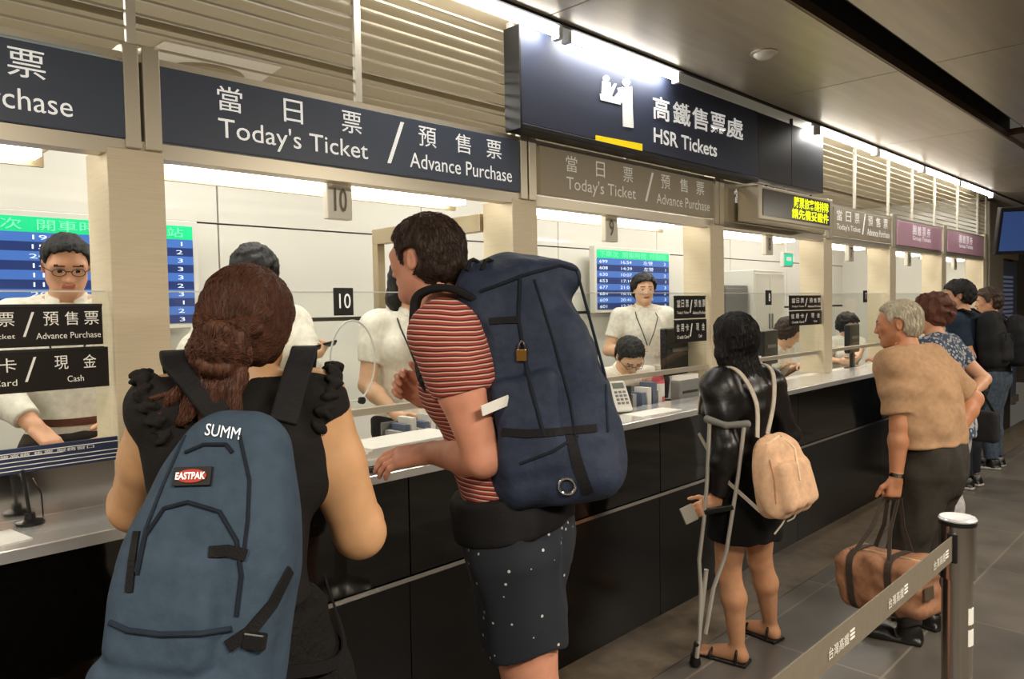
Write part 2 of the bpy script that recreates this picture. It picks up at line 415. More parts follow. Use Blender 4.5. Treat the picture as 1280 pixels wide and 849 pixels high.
# ------------------------------------------------------------------ the shell
ZC = 2.85; YF = 2.42; YB = 4.22
struct(box('floor', (-5, -8, -0.1), (17, 1.81, 0), m_floor))
struct(MB().box((-5, 1.815, -0.1), (17, 2.16, 0.0)).build('trim_1', m_border))
struct(box('floor_booth', (-4, 2.45, 0.1), (13, YB + 0.1, 0.2), m_boothfloor))
b = MB()
xs = [-5, -3.5, -1.52, 0.46, 2.44, 4.42, 6.40, 8.38, 10.36, 12.34, 14.3, 17]
for i in range(len(xs) - 1):
    b.box((xs[i] + 0.004, 1.40, ZC), (xs[i + 1] - 0.004, 2.19, ZC + 0.06))
    b.box((xs[i] + 0.004, -1.0, ZC), (xs[i + 1] - 0.004, 1.22, ZC + 0.06))
    b.box((xs[i] + 0.004, -4.4, ZC), (xs[i + 1] - 0.004, -1.008, ZC + 0.06))
    b.box((xs[i] + 0.004, -8.0, ZC), (xs[i + 1] - 0.004, -4.408, ZC + 0.06))
struct(b.build('ceiling', m_ceil))
b = MB().box((-5, 1.0, ZC + 0.16), (6.95, 1.6, ZC + 0.2)).box((-5, 1.215, ZC + 0.01), (6.95, 1.235, ZC + 0.2)).box((-5, 1.385, ZC + 0.05), (6.95, 1.405, ZC + 0.2))
struct(b.build('trim_2', m_dark))
struct(MB().box((-5, 1.385, ZC + 0.002), (6.95, 1.40, ZC + 0.05)).box((6.95, 1.235, ZC + 0.03), (17, 1.385, ZC + 0.08)).build('trim_3', m_brownlip))
struct(MB().box((-5, 2.175, ZC - 0.012), (17, 2.192, ZC + 0.12)).build('trim_4', m_dark))
# trough above the facade and the booths' ceiling
struct(MB().box((-4, 2.192, ZC + 0.05), (13, YF, ZC + 0.07)).build('trim_5', m_reflect))
b = MB().box((-4, YF, 2.9), (13, 3.46, 2.95)).box((-4, 3.56, 2.9), (13, YB + 0.1, 2.95))
struct(b.build('ceiling_booth', m_boothceil))
struct(box('trim_6', (-4, 3.44, 2.96), (13, 3.58, 3.0), m_dark))
# back wall of the booths: glossy panels on a dark backing
b = MB(); vx = [-3.2, -1.1, 0.405, 1.875, 3.35, 4.82, 6.3, 7.76, 9.2, 10.7, 12.9]; zz = [0.2, 1.545, 2.115, 2.9]
for i in range(len(vx) - 1):
    for j in range(3):
        b.box((vx[i] + 0.005, YB, zz[j] + (0.02 if j == 1 else 0.005)), (vx[i + 1] - 0.005, YB + 0.05, zz[j + 1] - 0.005))
struct(b.build('wall_north', m_white))
struct(box('wall_north_backing', (-4, YB + 0.03, 0.2), (13, YB + 0.1, 2.95), m_joint))
struct(box('wall_booth_west', (-3.3, YF, 0.1), (-3.2, YB, 2.95), m_white))
struct(box('wall_booth_east', (11.0, YF + 0.1, 0.1), (11.1, YB, 2.95), m_white))
m_conc = mat('concourse_wall', rgb(112, 100, 84), 0.4, var=0.1, vscale=2)
struct(box('wall_south', (-5, -8.2, 0), (17, -8, 3), m_conc))
struct(box('wall_west', (-5.2, -8, 0), (-5, 2.2, 3), m_conc))
m_end = mat('end_wall', rgb(96, 86, 74), 0.4, var=0.15, vscale=3)
struct(box('wall_east', (17, -8, 0), (17.2, 6, 3), m_end))
struct(box('wall_northeast', (13, 4.2, 0), (17, 4.4, 3), m_end))
# counter: one continuous worktop, black front
ct = empty('ticket_counter', (4, 2.14, 0), 'long black granite ticket counter with polished steel worktop running below all the windows', 'counter')
xj = [-3.2, -1.6, 0.02, 1.62, 3.22, 4.85, 6.4, 8.0, 9.6, 10.98]
b = MB(); c = MB()
for i in range(len(xj) - 1):
    b.box((xj[i] + 0.003, 2.15, 0.645), (xj[i + 1] - 0.003, 2.40, 1.0))
    c.box((xj[i] + 0.002, 2.158, 0.0), (xj[i + 1] - 0.002, 2.40, 0.625))
b.build('front_panel', m_black, ct); c.build('base_panel', m_blackbase, ct)
MB().box((-3.2, 2.143, 0.625), (10.98, 2.16, 0.641)).build('trim_strip', m_steel, ct)
MB().box((-3.2, 2.14, 1.002), (10.98, 2.46, 1.035)).build('worktop', mat('worktop_steel', (0.86, 0.86, 0.85, 1), 0.22, 0.65), ct, 0.003)
MB().box((-3.2, 2.461, 0.97), (10.98, 2.70, 1.0)).build('inner_desk', mat('inner_desk', rgb(214, 208, 192), 0.35), ct)
# pillars between the windows (Empty for each, face and side)
PR = [-0.86, 0.911, 2.617, 4.372, 6.10, 7.60, 9.22, 10.97]
for i, xr in enumerate(PR):
    o = MB().box((xr - 0.165, YF, 1.036), (xr, YF + 0.20, 2.104)).build('pillar_%d' % (i + 1), m_brushed, None, 0.004); struct(o)
    o = MB().box((xr - 0.112, YF - 0.006, 2.105), (xr - 0.066, YF + 0.2, 2.42)).box((xr - 0.056, YF - 0.006, 2.105), (xr - 0.004, YF + 0.2, 2.42)).build('trim_%d' % (20 + i), m_frame, None, 0.004); struct(o)
struct(MB().box((-3.2, YF + 0.005, 2.371), (10.97, YF + 0.05, 2.392)).build('trim_30', m_frame))
struct(MB().box((-3.2, YF + 0.004, 2.085), (10.97, YF + 0.075, 2.131)).build('trim_31', m_frame))
# louvres over the signs, one grille per bay between mullions
mx_ = [-3.1, -0.86, -0.03, 0.83, 1.64, 2.47, 3.35, 4.28, 5.1, 5.68, 6.6, 7.42, 8.1, 8.83, 9.68, 10.55, 10.95]
WH = ['at the left edge, mostly out of the frame', 'above the leftmost sign, its left half', 'above the leftmost sign', "left of two above the first whole Today's Ticket sign", "right of two above the first whole Today's Ticket sign",
      'behind the left end of the big hanging box sign', 'behind the middle of the big hanging box sign', 'behind the plain end of the box sign', 'above the yellow running text board',
      'first right of the hanging box sign', 'second right of the hanging box sign', 'third right of the hanging box sign', 'left one above the nearer pink sign', 'right one above the nearer pink sign', 'left one above the farther pink sign', 'rightmost, at the far end of the row']
for i in range(len(mx_) - 1):
    x0, x1 = mx_[i], mx_[i + 1]
    g = empty('louvre_grille', ((x0 + x1) / 2, YF, 2.4), 'pale horizontal slat grille, ' + WH[i], 'grille', 'slat grilles above the signs')
    b = MB(); z = 2.43
    while z < 2.9:
        dz = 0.0035; b.obox(((x0 + x1) / 2, YF + 0.035, z), ((x1 - x0) / 2 - 0.0145, 0, 0), (0, 0.016, 0.004), (0, -0.0012, dz)); z += 0.0475
    b.build('slats', m_slat, g)
    MB().box((x1 - 0.014, YF + 0.004, 2.393), (x1 + 0.014, YF + 0.022, 2.898)).build('mullion', m_mull, g)
# booth ceiling fixtures seen through the slats
t = empty('ceiling_panel', (1.7, 3.9, 2.88), 'pale square ceiling panel seen through the slats', 'ceiling panel')
q = [at(a, c_, Z=2.893) for a, c_ in ((163, 78), (205, 52), (352, 84), (318, 108))]
MB().prism([Vector(p) for p in q], (0, 0, 0.006)).build('panel_face', mat('light_ceiling_panel', rgb(236, 226, 214), 0.5), t)
c_ = at(255, 92, Z=2.9)
t = empty('ceiling_diffuser', (c_.x, c_.y, 2.86), 'round perforated ceiling diffuser behind the slats', 'ceiling diffuser')
MB().lathe((c_.x, c_.y, 2.868), [(0.01, 0.0), (0.16, 0.0), (0.2, 0.01), (0.21, 0.03)], 40).build('rim', mat('diffuser_tan', rgb(160, 146, 116), .6), t)
MB().lathe((c_.x, c_.y, 2.862), [(0.005, 0.0), (0.05, 0.001), (0.06, 0.006)], 24).build('cap', m_whiteplastic, t)
# fluorescent battens in the trough
for i, (x0, x1, lab) in enumerate(((1.62, 2.58, 'nearest lit tube, over the grille left of the box sign'), (2.62, 3.55, 'lit tube over the pictogram end of the box sign'),
        (5.35, 6.5, 'lit tube just right of the box sign end'), (6.54, 7.7, 'lit tube over the second grille right of the box sign'), (7.74, 8.9, 'lit tube over the nearer pink sign'), (8.94, 10.3, 'farthest lit tube over the farther pink sign'))):
    g = empty('trough_light', ((x0 + x1) / 2, 2.24, 2.80), 'white fluorescent batten, ' + lab, 'light fitting', 'fluorescent tubes along the ceiling edge')
    MB().cyl((x0 + 0.03, 2.235, 2.832), (x1 - 0.03, 2.235, 2.832), 0.022, 14).build('tube', m_tube, g)
    MB().box((x0, 2.2, 2.862), (x1, 2.27, 2.898)).box((x0, 2.212, 2.795), (x0 + 0.025, 2.255, 2.862)).box((x1 - 0.025, 2.212, 2.795), (x1, 2.255, 2.862)).build('batten', m_reflect, g)
# fluorescent bars just under the sign row, inside the booths
for i in range(len(PR) - 1):
    x0, x1 = PR[i] + 0.07, PR[i + 1] - 0.26
    g = empty('window_light', ((x0 + x1) / 2, 2.6, 2.1), 'bright fluorescent bar under the ' + ['leftmost sign', "navy Today's Ticket sign beside the pillar", "grey Today's Ticket sign below the box sign", 'yellow running text board', 'small twin sign', 'nearer pink sign', 'farther pink sign'][i], 'light fitting', 'light bars above the ticket windows')
    MB().box((x0 + 0.03, 2.60, 2.085), (x1 - 0.03, 2.68, 2.112)).build('tube', m_tube2, g)
    MB().box((x0, 2.57, 2.113), (x1, 2.71, 2.15)).box((x0, 2.705, 2.07), (x1, 2.72, 2.15)).build('housing', m_tan, g)
    for xb in (x0 + .05, x1 - .08): MB().box((xb, 2.494, 2.115), (xb + .03, 2.5705, 2.128)).build('bracket', m_tan, g)
# ------------------------------------------------------------------ fascia signs
def sign(label, x0, x1, z0, z1, m, group='sign row above the ticket windows'):
    g = empty('sign', ((x0 + x1) / 2, YF, z0), label, 'sign', group)
    MB().box((x0, YF - 0.004, z0), (x1, YF + 0.03, z1)).build('panel', m, g, 0.003)
    return g
def stext(g, s, x0, x1, z0, z1, m=None, Y=None, bold=0.0):
    Y = (YF - 0.006) if Y is None else Y
    return text('lettering', s, (x0, Y, z0), (x1 - x0, 0, 0), (0, 0, z1 - z0), m or m_letter, g, bold=bold)
def slash(g, xb, xt, z0, z1, Y=None, w=0.016, m=None):
    Y = (YF - 0.0065) if Y is None else Y
    MB().prism([(xb, Y, z0), (xb + w, Y, z0), (xt + w, Y, z1), (xt, Y, z1)], (0, 0.003, 0)).build('slash_mark', m or m_letter, g)
def ticket_sign(label, x0, z0, z1, m, ml=None, dx=0.0):
    w = 1.6; g = sign(label, x0, x0 + w, z0, z1, m); h = z1 - z0; x0 += dx
    def zz(f): return z0 + f * h
    for s, a, b_ in (('當', .115, .168), ('日', .262, .308), ('票', .408, .462), ('預', .632, .690), ('售', .755, .810), ('票', .868, .925)):
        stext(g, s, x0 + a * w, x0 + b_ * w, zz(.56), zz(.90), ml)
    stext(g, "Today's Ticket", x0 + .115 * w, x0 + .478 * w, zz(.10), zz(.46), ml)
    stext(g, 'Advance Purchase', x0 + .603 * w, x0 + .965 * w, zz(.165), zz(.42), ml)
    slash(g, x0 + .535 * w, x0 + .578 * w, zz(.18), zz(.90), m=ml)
    return g
ticket_sign('navy bilingual sign cut off by the left edge of the picture', -0.80, 2.132, 2.36, m_navy, dx=-.085)
ticket_sign("navy Today's Ticket / Advance Purchase sign between the two nearest pillars", 0.90, 2.135, 2.37, m_navy)
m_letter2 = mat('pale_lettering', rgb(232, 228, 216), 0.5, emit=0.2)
ticket_sign("grey Today's Ticket / Advance Purchase sign below the hanging box sign", 2.64, 2.14, 2.37, m_glaresign, m_letter2)
g = sign('short dark sign half hidden by the running text board', 4.42, 5.94, 2.135, 2.37, m_glaresign)
for s, a, b_ in (('當', 4.50, 4.62), ('日', 4.75, 4.85)): stext(g, s, a, b_, 2.26, 2.35)
g = sign('small grey sign with two groups of three white characters, right of the running text board', 6.12, 7.45, 2.14, 2.37, m_glaresign)
for s, a in (('當', 6.17), ('日', 6.36), ('票', 6.55), ('預', 6.86), ('售', 7.05), ('票', 7.24)): stext(g, s, a, a + 0.11, 2.265, 2.35)
stext(g, "Today's Ticket", 6.17, 6.68, 2.18, 2.24); stext(g, 'Advance Purchase', 6.84, 7.40, 2.18, 2.24); slash(g, 6.73, 6.79, 2.18, 2.36)
for x0, x1, lab in ((7.64, 9.04, 'nearer of the two pink signs'), (9.27, 10.8, 'farther of the two pink signs')):
    g = sign(lab, x0, x1, 2.135, 2.37, m_pink)
    for k, s in enumerate('團體票券'): stext(g, s, x0 + 0.42 + k * 0.15, x0 + 0.53 + k * 0.15, 2.255, 2.345)
    stext(g, 'Group Tickets', x0 + 0.42, x0 + 1.0, 2.19, 2.245)
# hanging box sign
hs = empty('sign', (4.0, 2.34, 2.39), 'large navy hanging box sign reading HSR Tickets with white counter pictogram', 'sign')
HY = 2.30
MB().box((2.40, HY, 2.415), (4.60, HY + 0.09, 2.84)).build('panel', m_navy2, hs, 0.004)
MB().box((4.606, HY + 0.004, 2.415), (5.10, HY + 0.09, 2.84)).box((5.104, HY + 0.004, 2.415), (5.64, HY + 0.09, 2.84)).build('side_panel', mat('dark_sign_extension', rgb(50, 53, 60), 0.3), hs, 0.003)
MB().box((2.39, HY - 0.004, 2.388), (4.60, HY + 0.095, 2.414)).box((2.388, HY - 0.004, 2.388), (2.399, HY + 0.095, 2.84)).build('frame', m_plastic, hs, 0.003)
for hx_ in (2.9, 5.2): MB().cyl((hx_, HY + 0.05, 2.84), (hx_, HY + 0.05, 2.9), 0.012).build('hanger', m_plastic, hs)
YL = HY - 0.003
a, c_ = at(745, 178, Y=YL), at(803, 191, Y=YL)
MB().prism([at(745, 181, Y=YL), at(803, 193, Y=YL), at(803, 180, Y=YL), at(745, 169, Y=YL)], (0, 0.003, 0)).build('yellow_bar', m_yellow, hs)
for s, x0, x1 in (('高', 816, 837), ('鐵', 841, 863), ('售', 865, 885), ('票', 888, 907), ('處', 908, 929)):
    t_ = (x0 - 816) / 113.0
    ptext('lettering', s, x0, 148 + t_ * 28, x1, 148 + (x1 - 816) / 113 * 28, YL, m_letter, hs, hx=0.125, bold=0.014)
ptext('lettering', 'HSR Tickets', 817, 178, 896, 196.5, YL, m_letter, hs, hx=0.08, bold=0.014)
def pic(pts): return [at(x, y, Y=YL) for x, y in pts]
b = MB()
for poly in ([(778, 113), (790, 113), (792, 160), (779, 158)], [(772, 110), (790, 108), (791, 131), (776, 128)], [(750, 117), (776, 123), (776, 131), (751, 125)], [(753, 101), (763, 103), (765, 121), (752, 118)], [(768, 121), (778, 108), (781, 111), (771, 126)], [(760, 118), (768, 104), (771, 105), (764, 122)]):
    b.prism(pic(poly), (0, 0.002, 0))
for cx, cy, r in ((758, 98, 4.2), (783, 103, 5)):
    b.prism(pic([(cx + r * math.cos(k * PI / 7), cy + r * math.sin(k * PI / 7)) for k in range(14)]), (0, 0.002, 0))
b.build('pictogram', m_letter, hs)
# running text board
lb = empty('sign', (4.95, 2.3, 2.13), 'running text board with yellow lit characters hung below the box sign', 'sign')
LX0, LX1, LY = 4.49, 5.62, 2.24
MB().box((LX0, LY, 2.135), (LX1, LY + 0.15, 2.355)).build('housing', m_frame, lb, 0.008)
MB().box((LX0 + 0.05, LY - 0.004, 2.165), (LX1 - 0.03, LY + 0.01, 2.335)).build('display', mat('led_black', rgb(62, 54, 38), 0.25), lb)
m_led = mat('led_yellow', rgb(225, 235, 20), 0.5, emit=1.6)
text('lettering', '購票旅客請排隊', (4.98, LY - 0.006, 2.25), (0.58, 0, 0), (0, 0, 0.075), m_led, lb, bold=0.01)
text('lettering', '請先備妥證件', (4.95, LY - 0.006, 2.175), (0.61, 0, 0), (0, 0, 0.07), m_led, lb, bold=0.015)
for hx_ in (4.75, 5.45): MB().cyl((hx_, LY + 0.08, 2.355), (hx_, LY + 0.08, 2.387), 0.01).build('hanger', m_plastic, lb)
# small junction box between sign and board
# downlight in the metal ceiling
p = at(955, 66, Z=ZC)
g = empty('ceiling_sensor', (p.x, p.y, ZC - 0.03), 'small round sensor on the metal ceiling', 'sensor')
MB().lathe((p.x, p.y, ZC - 0.03), [(0.01, 0), (0.035, 0.004), (0.05, 0.018), (0.055, 0.03)], 24).build('dome', m_whiteplastic, g)
MB().lathe((p.x, p.y, ZC - 0.008), [(0.058, 0), (0.066, 0.004), (0.066, 0.0079)], 24).build('rim', m_frame, g)
# glass screens, bars
for i in range(len(PR) - 1):
    x0, x1 = PR[i] + 0.004, PR[i + 1] - 0.169
    g = empty('glass_screen', ((x0 + x1) / 2, YF + 0.04, 1.2), ['clear glass screen at the leftmost window', 'clear glass screen with round speaking ring at window 10', 'clear glass screen in front of the blue timetable monitor', 'clear glass screen below the running text board', 'clear glass screen below the small twin sign', 'clear glass screen below the nearer pink sign', 'clear glass screen below the farther pink sign'][i], 'glass screen', 'glass screens above the counter')
    MB().box((x0, YF + 0.036, 1.222), (x1, YF + 0.044, 1.672)).build('pane', m_glass, g)
    MB().box((x0, YF + 0.0355, 1.672), (x1, YF + 0.0445, 1.676)).build('edge', m_glassedge, g)
    MB().box((x0, YF + 0.02, 1.196), (x1, YF + 0.06, 1.222)).build('rail', m_frame, g)
    if i == 1:
        cx, cz = 1.6, 1.41
        MB().tube([(cx + 0.1 * math.cos(k * PI / 20), YF + 0.034, cz + 0.155 * math.sin(k * PI / 20)) for k in range(41)], 0.0035, 8).build('speaking_ring', m_glassedge, g)
        MB().cyl((cx + 0.03, YF + 0.02, cz - 0.155), (cx + 0.03, YF + 0.036, cz - 0.155), 0.014).build('knob', m_plastic, g)
    if i == 0:
        MB().box((x0, YF + 0.024, 1.036), (x1, YF + 0.034, 1.196)).build('upstand', m_steel, g)
# tan portal frame dividing the booth behind window 10
g = empty('booth_divider', (2.46, 3.0, 0.2), 'tan steel portal frame standing between two booths behind the striped-shirt man', 'divider')
MB().box((2.44, YF + 0.21, 1.97), (2.49, 3.52, 2.055)).build('header', m_tan, g, 0.003)
MB().box((2.44, 3.47, 0.2), (2.49, 3.52, 1.97)).build('post', m_tan, g, 0.003)
MB().box((2.445, 2.71, 0.2), (2.485, 3.465, 1.0)).build('low_panel', m_white, g)
from mathutils.bvhtree import BVHTree
# ------------------------------------------------------------------ people: generic figure
def skin(name, c): 
    m = mat(name, c, 0.5, var=0.06, vscale=30); b = m.node_tree.nodes['Principled BSDF']
    b.inputs['Subsurface Weight'].default_value = 0.08; b.inputs['Subsurface Radius'].default_value = (0.02, 0.008, 0.004); b.inputs['Subsurface Scale'].default_value = 0.3
    return m
m_lip = mat('lip', rgb(176, 96, 84), 0.45); m_brow = mat('brow', rgb(40, 30, 26), 0.7); m_eye = mat('eye', rgb(30, 22, 20), 0.2); m_eyewhite = mat('eye_white', rgb(225, 220, 212), 0.3)
def rotm(a, ax): return np.array(Matrix.Rotation(a, 3, Vector(ax)), np.float64)
class Fig:
    def __init__(s, label, head, face, z0=0.0, lean=0, side=0, twist=0, head_rot=(0, 0, 0), female=False, wide=1.0, arms=None, feet=None, sit=0.0, depth=1.0, hunch=0.0, shrug=0.0, hs=1.0):
        s.shrug = shrug; s.hs = hs
        s.female, s.wide, s.z0, s.depth, s.hunch = female, wide, z0, depth, hunch
        tgt = np.array(head); a = math.radians(face); s.face = a
        s.F = np.array((math.sin(a), math.cos(a), 0)); s.R = np.array((math.cos(a), -math.sin(a), 0)); s.Z = np.array((0, 0, 1.0))
        s.Rp = np.stack([s.R, s.F, s.Z], 1)
        s.Rt = rotm(math.radians(side), s.F) @ rotm(-math.radians(lean), s.R) @ s.Rp
        s.Rs = s.Rt @ rotm(-math.radians(twist), (0, 0, 1))
        y, p, r = [math.radians(v) for v in head_rot]
        s.Rh = s.Rp @ rotm(-y, (0, 0, 1)) @ rotm(-p, (1, 0, 0)) @ rotm(r, (0, 1, 0))
        s.h = 1.7; s.pos = np.array((0, 0, z0), float); s.hipf = 0.52 if not sit else sit
        for _ in range(4):
            c = s.headc(); off = c - s.pos
            s.h *= (tgt[2] - z0) / off[2]; off = s.headc() - s.pos
            s.pos = np.array((tgt[0] - off[0], tgt[1] - off[1], z0))
        h = s.h; sw = (0.100 if female else 0.110) * wide; s.sw = sw
        s.sh = {1: s.T(.282 + shrug, sw, -.004, s.Rs), -1: s.T(.282 + shrug, -sw, -.004, s.Rs)}
        s.hips = {q: s.hc() + h * (q * .05 * s.R - .03 * s.Z) for q in (1, -1)}
        s.arm = {}; arms = arms or {}
        for q in (1, -1):
            sp = arms.get(q) or {}
            tg = np.array(sp['to']) if 'to' in sp else s.sh[q] + h * (np.array((0, 0, -.315)) + .035 * s.F + q * .035 * s.R)
            hint = np.array(sp.get('hint', -0.6 * s.F + q * 0.6 * s.R - .5 * s.Z))
            el, wr = s.ik(s.sh[q], tg, .170 * h, .148 * h, hint)
            d = unit(sp['dir']) if 'dir' in sp else unit(wr - el)
            n = np.array(sp.get('palm', -q * s.R)); n = unit(n - d * (n @ d))
            s.arm[q] = dict(el=el, wr=wr, d=d, n=n, curl=sp.get('curl', (20, 25, 15)), thumb=sp.get('thumb', 0.6))
        s.leg = {}; feet = feet or {}
        for q in (1, -1):
            fp = feet.get(q, {}); off = fp.get('at')
            g = np.array((off[0], off[1], z0)) if off is not None else s.pos + h * q * .055 * s.R + np.array((0, 0, 0))
            fd = math.radians(face + fp.get('turn', q * 8)); fdir = np.array((math.sin(fd), math.cos(fd), 0))
            an = g + np.array((0, 0, .045 * h + fp.get('lift', 0)))
            ks = 1.0 if sit else min(1.0, np.linalg.norm(an - s.hips[q]) / (.478 * h) * 1.006)
            kn, an2 = s.ik(s.hips[q], an, .243 * h * ks, .235 * h * ks, np.array(fp.get('hint', s.F + .0 * s.R)))
            s.leg[q] = dict(kn=kn, an=an2, fd=fdir, g=g)
        s.root = empty('person', tuple(s.pos), label, 'person')
        print('FIG', label[:40], 'h=%.2f' % s.h, 'pos', np.round(s.pos, 2))
    def hc(s): return s.pos + s.h * s.hipf * s.Z
    def T(s, t, r=0., f=0., R=None):
        R = s.Rt if R is None else R
        hu = s.hunch * max(0, t - .1) ** 2 * 6
        return s.hc() + s.h * (R[:, 2] * t + R[:, 0] * r + R[:, 1] * (f + hu))
    def headc(s):
        return s.T(.33, 0, .004) + s.h * (.030 * s.Rt[:, 2] + .052 * s.Rh[:, 2] + .012 * s.Rh[:, 1])
    @staticmethod
    def ik(a, b, l1, l2, hint):
        v = b - a; d = np.linalg.norm(v); d2 = min(d, (l1 + l2) * .998); u = v / d; b2 = a + u * d2
        x = (l1 * l1 - l2 * l2 + d2 * d2) / (2 * d2); y = math.sqrt(max(l1 * l1 - x * x, 0))
        p = hint - u * (hint @ u); p = p / max(np.linalg.norm(p), 1e-6)
        return a + u * x + p * y, b2
    def stations(s, e=0.0):
        w, dp = s.wide, s.depth
        if s.female: st = [(-.075, .062, .05), (-.03, .100, .068), (.02, .102, .070), (.08, .080, .056), (.12, .074, .052), (.18, .082, .060), (.22, .088, .066), (.265, .090, .056), (.30, .070, .044), (.33, .034, .034)]
        else: st = [(-.075, .062, .052), (-.03, .093, .066), (.02, .094, .066), (.08, .087, .060), (.14, .090, .062), (.20, .100, .068), (.25, .104, .066), (.28, .094, .055), (.305, .066, .045), (.33, .036, .036)]
        return [(t * s.h, (a * w) * s.h + e, (b * dp) * s.h + e, s.h * s.hunch * max(0, t - .1) ** 2 * 6) for t, a, b in st]
    def add_torso(s, d, e=0.0, t0=-1, t1=9, k=.02):
        st = [r for r in s.stations(e) if t0 * s.h - 1e-6 <= r[0] <= t1 * s.h + 1e-6]
        d.loft(s.hc(), s.Rt, st, k); 
        if t1 > .3:
            for q in (1, -1):
                d.cone(s.T(.318 + s.shrug * .6, q * .02), s.sh[q] + s.h * .004 * s.Rt[:, 2], .026 * s.h + e, .030 * s.h + e, .03)
                d.ell(s.T(.215, q * .045, .045 if s.female else .03), np.array((.045, .035, .045)) * s.h + e * .5, s.Rt, .03)
                d.cone(s.T(.24, q * .055), s.sh[q], .045 * s.h + e, .034 * s.h + e, .03)
        return d
    def add_arm(s, d, q, e=0.0, upto=1.0, k=.018, fat=1.0, cut=None):
        """upto 0..1 upper arm, 1..2 forearm"""
        h = s.h; A = s.arm[q]; sh, el, wr = s.sh[q], A['el'], A['wr']; r = lambda x: x * h * fat + e
        f = .92 if s.female else 1.0
        u = min(upto, 1.0); mid = sh + (el - sh) * .45 * u; end = sh + (el - sh) * u
        d.cone(sh, mid, r(.035 * f), r(.031 * f), k + .01, end=cut).cone(mid, end, r(.031 * f), r(.031 * f + (.025 - .031) * f * u), k, end=cut)
        if upto > 1:
            u = upto - 1; m2 = el + (wr - el) * min(.3, u); en = el + (wr - el) * u
            d.cone(el, m2, r(.0255 * f), r(.027 * f), k).cone(m2, en, r(.027 * f), r(.027 * f + (.0165 - .027) * f * max(0, (u - .3) / .7)), k, end=cut)
        return d
    def add_hand(s, d, q):
        A = s.arm[q]; z = s.h / 1.75 * (.93 if s.female else 1.0); w, dr, n = A['wr'], A['d'], A['n']; sd = np.cross(dr, n) * q
        Rm = np.stack([sd, n, dr], 1)
        d.cone(w - dr * .01, w + dr * .03 * z, .0265 * s.h * .62, .022 * z, .012)
        d.rbox(w + dr * .055 * z, (.040 * z, .0145 * z, .047 * z), .013 * z, Rm, .014)
        cs = [math.radians(c) for c in A['curl']]
        for i, (o, L) in enumerate(((.030, .070), (.010, .079), (-.010, .074), (-.029, .058))):
            p = w + dr * (.096 - .004 * abs(i - 1)) * z + sd * o * z; dd = unit(dr + sd * o * 2.2); pts = [p - dd * .02 * z, p]; an = 0.0
            for j, fr in enumerate((.44, .32, .24)):
                an += cs[j] * (1 + .12 * i); e = dd * math.cos(an) + n * math.sin(an); p = p + e * L * fr * z; pts.append(p)
            d.chain(pts, [.0095 * z, .0095 * z, .0086 * z, .0078 * z, .0066 * z], .004)
        th = A['thumb']; b = w + dr * .026 * z + sd * .028 * z + n * .004 * z; e1 = unit(dr * .75 + sd * th + n * .35); e2 = unit(dr * .95 + sd * (th * .35) + n * .3)
        d.chain([b, b + e1 * .045 * z, b + e1 * .045 * z + e2 * .034 * z, b + e1 * .045 * z + e2 * .055 * z], [.014 * z, .011 * z, .0098 * z, .008 * z], .008)
        return d
    def add_leg(s, d, q, e=0.0, a=0.0, b=2.0, k=.02, flare=0.0, cut=None):
        h = s.h; L = s.leg[q]; hp, kn, an = s.hips[q], L['kn'], L['an']; r = lambda x: x * h * (.5 + .5 * s.wide) + e
        if a < 1:
            u = min(b, 1.0); en = hp + (kn - hp) * u; d.cone(hp, en, r(.057), r(.057 + (.035 - .057) * u) + flare * min(1, b), k, end=cut if b <= 1 else None)
        if b > 1:
            u = b - 1; cb = kn + (an - kn) * min(.33, u) - L['fd'] * .008 * h * (1 if e < .012 else 0); en = kn + (an - kn) * u
            rr = .034 + (.0205 - .034) * max(0, (u - .33) / .67)
            d.cone(kn, cb, r(.034) + flare * .7, r(.036) + flare * .7, k).cone(cb, en, r(.035) + flare, r(rr) + flare, k, end=cut)
        return d
    def add_foot(s, d, q):
        h = s.h; L = s.leg[q]; f, g = L['fd'], L['an'] - .045 * h * s.Z
        d.cone(L['an'] - .01 * h * s.Z, g + f * .06 * h + s.Z * .018 * h, .021 * h, .018 * h, .02); d.cone(g - f * .012 * h + s.Z * .02 * h, g + f * .10 * h + s.Z * .013 * h, .021 * h, .013 * h, .02)
        rt = np.cross(f, s.Z)
        for i in range(5): d.cone(g + f * .085 * h + rt * (i - 2) * .0105 * h + s.Z * .012 * h, g + f * (.108 - .004 * abs(i - 1)) * h + rt * (i - 2) * .012 * h + s.Z * .009 * h, .0075 * h, .0062 * h, .006)
        return d
    def add_head(s, d):
        c = s.headc(); S = .134 * s.h * s.hs; s.S = S; R = s.Rh
        P = lambda x, y, z: c + R @ (np.array((x, y, z)) * S)
        s.HP = P
        E = lambda p, r, k=.02, kind='u', RR=None: d.ell(P(*p), np.array(r) * S, R if RR is None else RR, k, kind)
        d.cone(s.T(.30), c + R @ (np.array((0, -.08, -.22)) * S), .036 * s.h if not s.female else .031 * s.h, .033 * s.h if not s.female else .029 * s.h, .025)
        E((0, -.06, .13), (.335, .43, .37)); E((0, .10, -.10), (.275, .30, .38), .03)
        for q in (1, -1):
            d.cone(P(q * .20, .02, -.22), P(q * .07, .27, -.40), .085 * S, .08 * S, .03)
            E((q * .17, .27, -.06), (.09, .07, .06), .025)
        E((0, .28, -.42), (.10, .08, .075), .02)
        E((0, .325, .085), (.23, .06, .045), .03)
        for q in (1, -1): E((q * .135, .40, .015), (.075, .055, .042), .012, 's')
        for q in (1, -1): d.ell(P(q * .135, .315, .01), np.array((.058, .058, .05)) * S, R, .004)
        d.cone(P(0, .36, .05), P(0, .455, -.13), .032 * S, .047 * S, .015)
        for q in (1, -1): E((q * .05, .405, -.135), (.035, .045, .032), .008)
        E((0, .375, -.232), (.105, .04, .02), .008); E((0, .37, -.268), (.09, .042, .024), .008)
